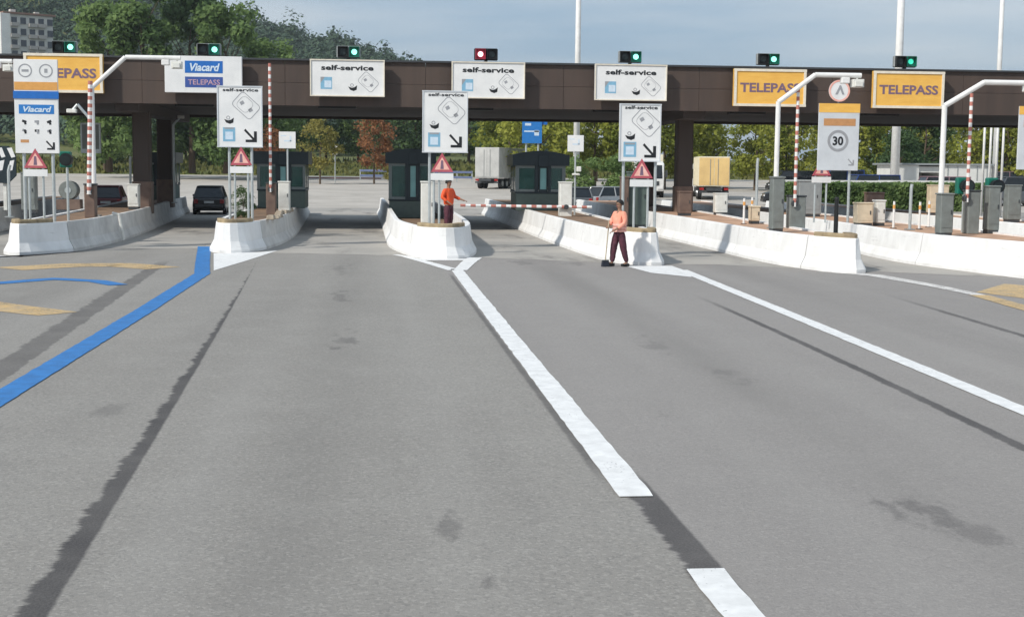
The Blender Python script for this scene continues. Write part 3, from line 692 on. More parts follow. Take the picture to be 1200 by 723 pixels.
# lane signals on the canopy edge
def signal(x, z, lit, label):
    t = thing('lane_signal', (x, 53.95, z), label, 'traffic light', 'lane signals along the canopy top')
    MB().box((0, .12, .30), (.92, .20, .46)).build('housing', 'signal_black' if lit == 'red' else 'steel_grey', t, bevel=.03)
    MB().box((0, .12, .04), (.12, .12, .10)).build('foot', 'steel_dark', t)
    for sx, on in ((-.22, lit == 'red'), (.22, lit in ('green', 'dim'))):
        tint = ('signal_red_glow' if lit == 'red' else 'signal_green') if on else 'signal_black'  # around a lit lens the lamp's glow is painted into visor and backing
        h = MB(); n = 14; ro, ri = .215, .195
        # open square-ish visor around the lens
        vs = []; fs = []
        for y, s in ((.02, 1.0), (-.16, .96)):
            for q_ in ((-1, -1), (1, -1), (1, 1), (-1, 1)): vs.append((sx+q_[0]*.20*s, y, .30+q_[1]*.21*s))
            for q_ in ((-1, -1), (1, -1), (1, 1), (-1, 1)): vs.append((sx+q_[0]*.185*s, y, .30+q_[1]*.195*s))
        for i in range(4):
            j = (i+1) % 4; fs += [(i, j, 8+j, 8+i), (4+j, 4+i, 12+i, 12+j), (8+i, 8+j, 12+j, 12+i)]
        h.add(vs, fs).build('visor', tint, t)
        MB().slab(rect(sx, .30, .37, .39), .018, .01).build('backing', tint, t)
        MB().slab(disc(sx, .30, .105 if on else .12), .006, .02).build('lens', {'red': 'lamp_red', 'green': 'lamp_green', 'dim': 'lamp_green_dim'}[lit] if on else 'lens_off', t)
    return t
for (x, lit, lab) in ((-12.35, 'green', 'lane signal lit green at the far left of the canopy'), (-6.95, 'green', 'lane signal lit green above the sign with two blue bars'),
                 (-1.62, 'green', 'lane signal lit green, third from the left'), (3.72, 'red', 'lane signal lit red, the only red one on the canopy'),
                 (9.42, 'green', 'lane signal lit green, next one right of the red signal'), (14.98, 'green', 'lane signal lit green above the left of the two right yellow signs'),
                 (20.6, 'dim', 'lane signal at the far right in front of a white mast')):
    signal(x, 6.70, lit, lab)

# ------------------------------------------------------------------ equipment builders
DZ = 0.83
def self_service_board(x, y, z0, zb, zt, w, poles, label, deckz=DZ):
    t = thing('sign_board', (x, y, deckz), label, 'sign', 'tall white boards on the island noses')
    h = zt-zb; zc = (zb+zt)/2-deckz
    MB().box((0, .05, zc), (w, .07, h)).build('panel', 'sign_white', t, bevel=.01)
    rim = MB(); b = .035
    for (cx, cz, sx, sz) in ((0, zc+h/2-b/2, w+.02, b), (0, zc-h/2+b/2, w+.02, b), (-w/2+b/2, zc, b, h-2*b-.004), (w/2-b/2, zc, b, h-2*b-.004)): rim.box((cx, .008, cz), (sx, .03, sz))
    rim.build('rim', 'sign_grey', t)
    text('self-service', w*.78, .10, 'print_black', t, .02*w, zc+h*.435, .011, bold=.02)
    m = MB(); pict_card(m, w*.14, zc+h*.18, .72, .014); m.build('ticket_pictogram', ['print_grey', 'print_grey'], t)
    m = MB(); pict_hand(m, -w*.24, zc-h*.05, .30, .014); m.build('hand_pictogram', ['print_black', 'print_grey'], t)
    m = MB(); m.slab(rect(-w*.24, zc-h*.29, .38, .44), .014, .003, 0); m.slab(rect(-w*.24, zc-h*.31, .24, .24), .011, .003, 1); m.slab(rect(-w*.24, zc-h*.19, .30, .05), .011, .003, 2)
    m.build('blue_card', ['print_lightblue', 'print_pale', 'print_grey'], t)
    m = MB(); arrow(m, w*.23, zc-h*.31, .40, .014); m.build('arrow', 'print_black', t)
    for px in poles: MB().cyl((px, .13, 0), (px, .13, zc+h*.4), .045, .045, 10).build('pole', 'steel_galv', t, smooth=False)
    return t
self_service_board(-4.73, 44.0, 0, 3.16, 5.08, 1.41, (-.35, .35), 'white self-service board second from left, near the dark car lane')
self_service_board(1.70, 43.0, 0, 3.05, 4.97, 1.42, (-.48,), 'white self-service board above the worker in orange', .45)
bd4 = self_service_board(7.32, 40.0, 0, 2.82, 4.51, 1.24, (-.46, .50), 'white self-service board above the worker with the broom')

def warning(x, y, zp, label, deckz=DZ, posts=(-.2, .2), s=.66):
    t = thing('warning_sign', (x, y, deckz), label, 'road sign', 'triangular warning signs on the noses')
    zp -= deckz
    MB().box((0, 0, zp+.10), (s*1.02, .03, .20)).build('plate', 'sign_white', t)
    zt = zp+.24; hgt = s*.86
    MB().slab([(-s/2, zt), (s/2, zt), (0, zt+hgt)], .015, .03).build('triangle', 'print_red', t)
    MB().slab([(-s*.34, zt+.10*s), (s*.34, zt+.10*s), (0, zt+hgt-.20*s)], -.015, .004).build('triangle_face', 'vest_pale', t)
    m = MB(); m.slab([(-.05, zt+.13*s), (.05, zt+.13*s), (.03, zt+hgt*.6), (-.03, zt+hgt*.6)], -.019, .003).build('pictogram', 'print_purple', t)
    for px in posts: MB().cyl((px, .05, 0), (px, .05, zp+.3), .035, .035, 8).build('post', 'steel_galv', t)
    return t
for a in ((-10.27, 40.95, 2.22, 'triangular warning sign below the leftmost tall board', DZ), (-4.54, 42.5, 2.36, 'triangular warning sign on two posts by the second board', DZ),
          (1.52, 40.6, 2.22, 'triangular warning sign just left of the worker in orange', .45), (7.2, 39.0, 2.10, 'triangular warning sign above the green-grey cabinet', DZ), (14.75, 46, 2.2, 'small triangular warning sign under the speed limit board', DZ)):
    warning(a[0], a[1], a[2], a[3], a[4], posts=(-.24, -.08) if a[4] < .5 else (-.2, .2))

# tall two-part board at far left
t = thing('sign_board', (-10.47, 42.0, DZ), 'tall board with blue bar and orange strip at far left', 'sign')
w = 1.27; zb, zt = 2.89-DZ, 5.65-DZ
MB().box((0, .05, (zb+zt)/2), (w, .07, zt-zb)).build('panel', 'sign_white', t, bevel=.01)
m = MB(); m.ring(-.30, zt-.33, .20, .165, .014, .004, 24, 0); m.ring(.30, zt-.33, .20, .165, .014, .004, 24, 0); m.slab(rect(-.30, zt-.33, .20, .07), .014, .004, 1); m.slab(rect(.30, zt-.33, .09, .12), .014, .004, 1)
m.build('round_pictograms', ['print_grey', 'print_grey'], t)
MB().slab(rect(0, zt-.78, w*.985, .24), .014, .004).build('orange_strip', 'sign_orange', t)
MB().slab(rect(0, zt-1.04, w+.04, .22), .014, .03).build('blue_bar', 'sign_blue', t)
MB().slab(rect(0, zt-1.46, w*.80, .27), .014, .005).build('blue_panel', 'sign_midblue', t)
text('Viacard', .82, .17, 'print_pale', t, .03, zt-1.46, .006, bold=.03, shear=.25)
for j in range(2):
    for i in range(3):
        cx, cz = -.36+.36*i, zt-1.82-.27*j; m = MB()
        m.slab(rect(cx, cz, .13, .07, R(20*(i-1))), .014, .003, (i+j) % 2); m.slab(rect(cx+.02, cz-.03, .06, .12, R(15)), .011, .003, (i) % 2)
        m.build('card_pictogram', ['print_black', 'print_grey'], t)
MB().slab(rect(-.36, zb+.36, .24, .09), .014, .003).build('orange_mark', 'print_brownorange', t)
m = MB(); arrow(m, .38, zb+.24, .26, .014); m.build('arrow', 'print_black', t)
for px in (-.42, .42): MB().cyl((px, .13, 0), (px, .13, zt-.2), .05, .05, 10).build('pole', 'steel_galv', t)

# speed limit board with round sign on top
def limit_board(x, y, zb, zt, w, pole, label, top_round=True):
    t = thing('sign_board', (x, y, DZ), label, 'sign')
    zb -= DZ; zt -= DZ
    MB().box((0, .05, (zb+zt)/2), (w, .07, zt-zb)).build('panel', 'sign_grey', t, bevel=.01)
    MB().slab(rect(0, zt-.15, w+.01, .30), .014, .006).build('yellow_strip', 'sign_yellow', t)
    MB().slab(rect(.02, zt-.62, w*.78, .24), .014, .004).build('orange_bar', 'print_brownorange', t)
    cz = zt-1.24
    MB().ring(-.02, cz, .36, .27, .014, .004, 32).build('limit_ring', 'print_grey', t)
    text('30', .36, .30, 'print_black', t, -.02, cz, .010, name='limit_number', bold=.03)
    m = MB(); arrow(m, w*.32, zb+.28, .22, .014); m.build('arrow', 'print_grey', t)
    for px in pole: MB().cyl((px, .13, 0), (px, .13, zt-.2), .045, .045, 10).build('pole', 'steel_galv', t)
    if top_round:
        MB().cyl((-.02, .06, zt+.42), (-.02, .03, zt+.42), .36, .36, 28).build('round_disc', 'sign_white', t)
        MB().ring(-.02, zt+.42, .36, .30, .026, .004, 28).build('round_rim', 'vest_pale', t)
        m = MB(); m.slab([(-.16, zt+.30), (-.02, zt+.60), (.03, zt+.60), (.15, zt+.30), (.08, zt+.30), (.0, zt+.48), (-.08, zt+.30)], .026, .004); m.build('round_pictogram', 'print_grey', t)
        MB().cyl((-.02, .11, zt-.1), (-.02, .11, zt+.7), .03, .03, 8).build('stub', 'steel_grey', t)
    return t
limit_board(14.98, 45.0, 2.62, 4.85, 1.40, (.45,), 'grey speed limit 30 board with yellow strip and round disc on top')
limit_board(23.4, 48.0, 2.72, 5.0, 1.5, (.45,), 'white board with yellow strip cut by the right edge', False)

# gantries with bent arm
def gantry(x, y, zb, zd, za, dx, x_end, label, r=.075):
    t = thing('gantry', (x, y, zb), label, 'gantry', 'white bent gantry poles over the lanes')
    zd -= zb; za -= zb
    MB().cyl((0, 0, 0), (0, 0, zd+.02), r*1.05, r, 12).build('pole', 'steel_white', t, smooth=False)
    MB().tube([(0, 0, zd), (dx, 0, za), (x_end, 0, za)], r, 12).build('arm', 'steel_white', t)
    MB().box((0, 0, .02), (.4, .4, .04)).build('base_plate', 'steel_grey', t)
    d = MB(); d.box((x_end-.12, -.02, za-.24), (.34, .30, .24)); d.box((x_end-.12, -.19, za-.26), (.24, .06, .16)); d.cyl((x_end-.12, 0, za-.13), (x_end-.12, 0, za), .03)
    d.build('camera_box', 'cabinet_white', t, bevel=.02)
    MB().box((x_end-.5, 0, za-.16), (.26, .2, .18)).build('antenna', 'steel_white', t, bevel=.02)
    return t
gantry(-10.02, 47.6, DZ, 5.15, 6.18, 1.12, 2.95, 'white bent gantry pole over the left dark car lane')
gantry(11.73, 41.0, DZ, 4.66, 5.50, 1.12, 2.55, 'white bent gantry pole in front of yellow overhead sign')
gantry(15.5, 37.5, DZ, 4.45, 5.12, 1.12, 2.9, 'white bent gantry pole nearest the right edge')
gantry(-16.4, 50.0, DZ, 5.2, 6.15, 1.1, 3.15, 'gantry whose arm tip reaches in at the left edge')

# boom barriers
def boom_arm(parent, p0, p1, n, r=.05, name='arm'):
    a, b = Vector(p0), Vector(p1); m = MB()
    for i in range(n): m.cyl(a+(b-a)*i/n, a+(b-a)*(i+1)/n, r, r, 8, i % 2)
    return m.build(name, ['arm_white', 'arm_red'], parent)
def boom(x, y, z0, z1, zd, label, cab='cabinet_grey', lean=0.0, w=.34, n=30, cx=0.0, r=.05):
    t = thing('boom_barrier', (x, y, zd), label, 'barrier', 'raised striped boom barriers')
    MB().box((cx, .1, (z0-zd)/2+.1), (w, .42, z0-zd+.2)).build('cabinet', cab, t, bevel=.02)
    MB().box((cx, .1, z0-zd+.225), (w+.04, .46, .05)).build('cabinet_lid', 'steel_dark', t, bevel=.01)
    MB().cyl((0, .0, z0-zd), (0, -.2, z0-zd), .10, .10, 14).build('hub', 'steel_dark', t)
    boom_arm(t, (0, -.16, z0-zd-.1), (lean, -.16, z1-zd), n, r)
    return t
boom(-4.29, 50.0, 1.75, 6.22, DZ, 'raised striped boom beside the second board, brown cabinet', 'cabinet_brown', n=34)
boom(-9.86, 46.2, 1.7, 5.28, DZ, 'raised striped boom against the left gantry pole', 'cabinet_brown', lean=.12, n=30, r=.075)
boom(12.38, 41.3, 1.6, 5.10, DZ, 'raised striped boom just right of the middle white gantry', 'cabinet_grey', n=28, cx=.12, w=.5)
boom(16.55, 38.3, 1.85, 4.85, DZ, 'raised striped boom nearest the right edge', 'cabinet_grey', n=26, cx=.25)
t = thing('boom_barrier', (6.45, 50.2, DZ), 'lowered striped boom closing the lane under the red signal', 'barrier')
MB().box((0, .15, .62), (.46, .46, 1.24)).build('cabinet', 'cabinet_white', t, bevel=.025)
MB().box((0, .15, 1.26), (.50, .50, .05)).build('cabinet_lid', 'cabinet_white', t, bevel=.01)
MB().cyl((0, -.08, .36), (0, -.22, .36), .09, .09, 14).build('hub', 'steel_dark', t)
boom_arm(t, (.95, -.16, .36), (-3.9, -.16, .39), 26, .052)

# equipment cabinets and posts
def cabinet(x, y, w, h, mt, label, zd=DZ, d=.4, lid=None, group=None):
    t = thing('equipment_cabinet', (x, y, zd), label, 'cabinet', group)
    MB().box((0, 0, .05), (w*.9, d*.9, .10)).build('plinth', 'steel_dark', t)
    MB().box((0, 0, .10+h/2), (w, d, h)).build('body', mt, t, bevel=.02)
    MB().box((0, 0, h+.125), (w+.04, d+.04, .05)).build('lid', lid or mt, t, bevel=.012)
    MB().box((0, -d/2-.006, .10+h*.55), (w*.82, .012, h*.8)).build('door', mt, t)
    MB().box((w*.3, -d/2-.02, .1+h*.55), (.03, .02, .12)).build('handle', 'steel_dark', t)
    return t
cabinet(-3.92, 51.4, .42, 1.05, 'cabinet_white', 'white cabinet under a small square sign on second island')
cabinet(1.20, 44.3, .44, 1.55, 'cabinet_white', 'tall white cabinet left of the worker in orange', .45)
cabinet(-10.05, 55.0, .42, .85, 'cabinet_white', 'low white cabinet in front of left pillar')
cabinet(13.0, 53.2, .50, .72, 'cabinet_white', 'white cabinet below the yellow truck')
cabinet(11.08, 38.6, .34, 1.45, 'cabinet_grey', 'slim grey cabinet left of the middle gantry foot')
cabinet(7.42, 40.8, .62, 1.55, 'cabinet_green', 'green-grey cabinet beside worker with the broom')
cabinet(6.98, 40.6, .22, 1.4, 'cabinet_brown', 'narrow brown cabinet behind the worker with the broom')
cabinet(15.25, 36.6, .36, 1.05, 'cabinet_grey', 'grey cabinet at the foot of right gantry')
cabinet(17.5, 38.6, .34, 1.25, 'cabinet_grey', 'grey cabinet under the rightmost dark round signal')
cabinet(14.45+.9, 43.4, .55, .62, 'cabinet_cream', 'cream cabinet pair left part behind the black post', group=None)
cabinet(15.95, 43.6, .30, .70, 'cabinet_white', 'small white cabinet right of the black post')
cabinet(12.05, 44.6, .30, .45, 'cabinet_cream', 'low cream box between gantry and striped boom')
cabinet(-12.9, 50.5, .5, 1.3, 'cabinet_grey', 'grey cabinet behind the leftmost warning sign')
cabinet(19.2-3.0, 52.0, .9, 1.25, 'steel_grey', 'grey box on the terracotta island behind the speed board')

cabinet(22.3, 47.5, .5, 1.2, 'cabinet_grey', 'grey cabinet on the far right island left of cut board')
cabinet(22.6, 55.0, .8, 1.1, 'cabinet_cream', 'cream cabinet on the far right island under flagpoles')
cabinet(17.0, 47.0, .6, .9, 'cabinet_brown', 'brown cabinet behind the right striped boom')
cabinet(11.3, 52.0, .5, .8, 'cabinet_brown', 'brown cabinet right of the right pillar base')
def small_sign(x, y, label, zs=3.55, mt='sign_white', zd=DZ):
    t = thing('small_sign', (x, y, zd), label, 'sign')
    MB().box((0, -.03, zs-zd), (.62, .03, .62)).build('panel', mt, t, bevel=.008)
    m = MB(); m.slab(rect(.02, zs-zd-.03, .28, .05), -.045, .003); m.slab(rect(.12, zs-zd+.06, .05, .2), -.045, .003); m.slab(rect(-.14, zs-zd+.16, .2, .03), -.045, .003); m.build('print', 'print_pale', t)
    MB().cyl((0, .02, 0), (0, .02, zs-zd+.25), .035, .035, 8).build('post', 'steel_galv', t)
    return t
small_sign(-3.84, 52.0, 'small square white sign on a post right of striped boom')
ss = small_sign(7.03, 52.0, 'small square white sign on a post right of middle booth')
MB().box((.12, -.12, 1.75), (.16, .3, .2)).box((.02, -.1, 1.55), (.3, .14, .08)).build('camera', 'cabinet_white', ss, bevel=.02)

# black post on the nose of island 5, cone
t = thing('bollard', (11.62, 34.9, DZ), 'slim black post standing on a white island nose', 'post')
MB().cyl((0, 0, 0), (0, 0, 1.05), .06, .055, 10).build('shaft', 'signal_black', t); MB().cyl((0, 0, 1.05), (0, 0, 1.10), .065, .04, 10).build('cap', 'signal_black', t); MB().box((0, 0, .015), (.22, .22, .03)).build('foot', 'steel_dark', t)
for (x, y, lab) in ((12.35, 46.0, 'thin white delineator right of the middle gantry foot'), (11.6, 44.2, 'thin white delineator between slim grey cabinet and gantry'), (15.7, 41.6, 'thin white delineator right of the cream cabinets'), (16.3, 41.0, 'thin white delineator left of right gantry cabinet'), (17.2, 42.5, 'thin white delineator behind the right boom cabinet'), (17.4, 47.5, 'thin white delineator far behind the right boom')):
    t = thing('delineator', (x, y, DZ), lab, 'post', 'thin delineators on the right islands')
    MB().cyl((0, 0, .03), (0, 0, .85), .04, .035, 8).build('shaft', 'steel_white', t); MB().cyl((0, 0, .62), (0, 0, .74), .043, .043, 8).build('band', 'sign_orange', t); MB().box((0, 0, .015), (.16, .16, .03)).build('foot', 'cabinet_brown', t)
# drain spout on island 1
t = thing('drain_spout', (-8.88, 46.6, 0), 'short white pipe running down the side of the left island', 'pipe')
MB().cyl((0, 0, .08), (-.14, 0, .92), .05, .05, 8).build('pipe', 'cabinet_white', t); MB().cyl((-.14, 0, .92), (-.36, 0, .97), .05, .05, 8).build('elbow', 'cabinet_white', t)

# small round lane signals on posts
def round_signal(x, y, z, label, zd=DZ, side='signal_green'):
    t = thing('post_signal', (x, y, zd), label, 'traffic light', 'small round lane signals on posts')
    z -= zd
    MB().cyl((0, 0, 0), (0, 0, z+.1), .04, .04, 8).build('post', 'steel_galv', t)
    MB().cyl((.02, -.28, z), (.02, -.05, z), .20, .19, 16).build('hood', 'signal_black', t)
    MB().box((-.05, .06, z), (.34, .22, .5)).build('housing', side, t, bevel=.03)
    MB().cyl((.02, -.285, z), (.02, -.29, z), .15, .15, 16).build('lens', 'lens_off', t)
    return t
round_signal(-9.98, 43.6, 2.72, 'black round signal on a thin post right of tall left board')
round_signal(16.9, 39.2, 2.2, 'dark round signal just right of the right striped boom')
round_signal(17.95, 39.5, 2.2, 'dark round signal at the far right near white flagpoles')

# bent camera posts
def camera_post(x, y, zd, pts, label, head=True):
    t = thing('camera_post', (x, y, zd), label, 'camera post', 'slim bent camera posts')
    MB().tube(pts, .05, 8).build('post', 'steel_galv', t)
    e = pts[-1]; p = pts[-2]
    if head: MB().box((e[0], e[1], e[2]), (.34, .2, .14)).build('camera', 'cabinet_white', t, bevel=.02)
    MB().box((0, 0, .02), (.25, .25, .04)).build('foot', 'steel_grey', t)
    return t
camera_post(-10.62, 50.0, DZ, [(0, 0, 0), (0, 0, 3.35), (-.42, 0, 3.85), (-.62, 0, 3.62)], 'slim white bent post right of the tall left board')
camera_post(-9.95, 64.5, DZ, [(0, 0, 0), (0, 0, 3.6), (.32, 0, 3.95)], 'slim bent post right of the left pillars')
camera_post(-11.1, 60.0, DZ, [(0, 0, 0), (0, 0, 1.9), (.02, 0, 2.1)], 'short grey post in front of left pillar', head=False)

# frame of an info display seen from behind
t = thing('display_frame', (-12.3, 58.0, DZ), 'grey framed display on a dark post left of the pillars', 'display')
z = 3.05-DZ+.6
MB().box((0, 0, z), (.82, .10, 1.25)).build('casing', 'steel_galv', t, bevel=.02)
m = MB()
for i in range(3): m.slab(rect(-.24+.24*i, z+.05, .20, 1.0), -.05, .01, i % 2)
m.build('screen_strips', ['cabinet_grey', 'steel_grey'], t); MB().cyl((0, .05, 0), (0, .05, z-.6), .06, .06, 8).build('post', 'steel_dark', t)

# chevron obstacle marker on island 0
t = thing('chevron_marker', (-14.75, 53.0, DZ), 'dark marker board with white slanted chevrons at left edge', 'marker')
MB().slab([(-.75, 1.35), (-.55, 1.05), (.45, 1.0), (.75, 1.3), (.75, 2.05), (.5, 2.4), (-.5, 2.4), (-.75, 2.1)], .05, .1).build('board', 'booth_navy', t)
m = MB()
for i in range(4):
    for j in range(2):
        cx = -.52+.36*i; cz = 1.48+.5*j
        m.slab([(cx-.10, cz-.02), (cx+.06, cz+.02), (cx+.14, cz+.40), (cx-.02, cz+.36)] if j == 0 else [(cx+.04, cz-.02), (cx+.18, cz+.02), (cx+.06, cz+.36), (cx-.12, cz+.34)], -.052, .006)
m.build('chevrons', 'sign_white', t)
MB().box((-.2, .1, .6), (.2, .2, 1.2)).box((.3, .1, .6), (.12, .12, 1.2)).build('post', 'cabinet_white', t)

camera_post(12.9, 47.5, DZ, [(0, 0, 0), (0, 0, 2.0), (.02, 0, 2.2)], 'thin grey post right of the middle striped boom', head=False)
camera_post(14.9+.9, 40.5, DZ, [(0, 0, 0), (0, 0, 1.25), (.02, 0, 1.4)], 'thin short post between black post and right gantry', head=False)
camera_post(-12.4, 46.0, DZ, [(0, 0, 0), (0, 0, 1.5), (.05, 0, 1.7)], 'thin post behind the leftmost warning sign', head=False)
t = thing('gate_motor', (-13.6+1.3, 54.0, DZ), 'rounded grey motor housing right of the leftmost warning sign', 'machine')
MB().cyl((0, -.25, .75), (0, .25, .75), .36, .36, 20).build('drum', 'cabinet_grey', t, bevel=.03); MB().cyl((0, -.27, .75), (0, -.25, .75), .12, .12, 16).build('hub_cover', 'steel_galv', t); MB().box((0, 0, .2), (.9, .5, .4)).build('pedestal', 'cabinet_brown', t, bevel=.02)
# yellow truck on post, blue board
t = thing('direction_board', (9.35, 90, 0), 'blue board standing beyond the lanes above middle booth', 'sign')
MB().box((-.08, 0, 5.25), (1.30, .08, 2.05)).build('panel', 'sign_midblue', t)
MB().box((.68, .1, 5.85), (.5, .06, .8)).build('rear_panel', 'sign_blue', t)
m = MB()
for z in (6.02, 5.86, 5.0): m.slab(rect(-.1, z, 1.0, .09), -.04, .004)
m.slab(rect(.22, 4.9, .3, .35), -.04, .004); m.slab(rect(-.35, 5.45, .4, .16), -.04, .004); m.build('print', 'print_pale', t)
MB().cyl((-.45, .1, 0), (-.45, .1, 6.2), .06, .06, 8).cyl((.35, .1, 0), (.35, .1, 6.2), .06, .06, 8).build('posts', 'steel_galv', t)

# ------------------------------------------------------------------ booths
def booth(x, y, w, d, zd, zt, label, roof='arch', panes=(.30, .16, .30)):
    t = thing('toll_booth', (x, y, zd), label, 'toll booth', 'dark glazed toll booths on the islands')
    h = zt-zd-.62
    MB().box((0, 0, .36), (w-.04, d-.04, .72)).build('base', 'cabinet_green', t, bevel=.02); MB().box((0, 0, .755), (w+.02, d+.02, .07)).build('sill_band', 'booth_navy', t, bevel=.01)
    for sx in (-1, 1):
        for sy in (-1, 1): MB().box((sx*(w/2-.05), sy*(d/2-.05), .79+(h-.79)/2), (.10, .10, h-.79)).build('corner_post', 'booth_frame', t)
    MB().box((w*.22, 0, .95), (w*.36, d*.5, .06)).build('counter', 'cabinet_cream', t); MB().box((w*.2, -.1, 1.18), (.36, .06, .28)).build('screen', 'steel_dark', t); MB().cyl((-w*.15, .1, .72), (-w*.15, .1, .86), .05, .05, 8).build('stool_post', 'steel_dark', t); MB().box((-w*.15, .28, 1.15), (.42, .08, .55)).build('stool_back', 'car_blue', t, bevel=.02)
    MB().box((0, d/2-.06, .8+(h-.8)/2), (w-.22, .03, h-.85)).build('rear_wall', 'cabinet_grey', t)
    # front: window | door-like dark column with pale pane | window
    zc = .79+(h-.79)/2; hw = h-.79
    for (cx, ww, mt) in ((-w*.27, w*.32, 'booth_glass'), (w*.055, w*.13, 'booth_glass_pale'), (w*.32, w*.23, 'booth_glass')) if roof == 'arch' else ((-w*.28, w*.32, 'booth_glass'), (w*.04, w*.12, 'booth_glass_pale'), (w*.31, w*.28, 'booth_glass')):
        p = MB().box((0, 0, 0), (ww, .03, hw-.12)).build('window', mt, t, loc=(cx, -d/2+.03, zc))
        f = MB()
        for (fx, fz, sx, sz) in ((0, hw/2-.05, ww+.1, .10), (0, -hw/2+.05, ww+.1, .10), (-ww/2-.02, 0, .05, hw-.21), (ww/2+.02, 0, .05, hw-.21)): f.box((fx, -.02, fz), (sx, .05, sz))
        f.build('window_frame', 'booth_frame' if mt == 'booth_glass' else 'booth_navy', p)
    for sx in (-1, 1):
        for k in (-1, 1):
            MB().box((0, 0, 0), (.03, d*.42, hw-.12)).build('window', 'booth_glass', t, loc=(sx*(w/2-.03), k*d*.23, zc))
        MB().box((sx*(w/2-.04), 0, zc), (.08, .08, hw)).build('mullion', 'booth_frame', t)
    MB().box((-w*.08, -d/2+.02, zc), (.16, .09, hw)).build('mullion', 'booth_navy', t)
    MB().box((w*.18, -d/2+.02, zc), (.12, .09, hw)).build('mullion', 'booth_navy', t)
    rt = zt-zd
    n = 12; out = []
    for i in range(n+1):
        a = -1+2*i/n; out.append((a*(w/2+.14), h+(rt-h)*(.62+.38*math.cos(a*1.35) if roof == 'arch' else .85)))
    out = [(-(w/2+.14), h)]+out+[(w/2+.14, h)]
    m = MB(); m.slab(out[::-1], d/2+.18, d+.36); m.build('roof', 'booth_navy', t)
    MB().box((w*.05, -d/2-.2, h+.22), (w*.2, .05, .5)).build('roof_badge', 'booth_navy', t, bevel=.01)
    return t
booth(6.25, 58.2, 2.1, 2.4, DZ, 3.32, 'dark glazed booth with arched roof beside the grey truck')
booth(0.85, 59.2, 1.85, 2.4, .45, 3.36, 'dark glazed booth on the middle island')
booth(-4.55, 59.2, 2.0, 2.4, DZ, 3.28, 'dark glazed booth right of the raised striped boom', roof='flat')
booth(-11.6, 71.2, 1.5, 2.2, DZ, 3.3, 'dark glazed booth behind left pillars', roof='flat')

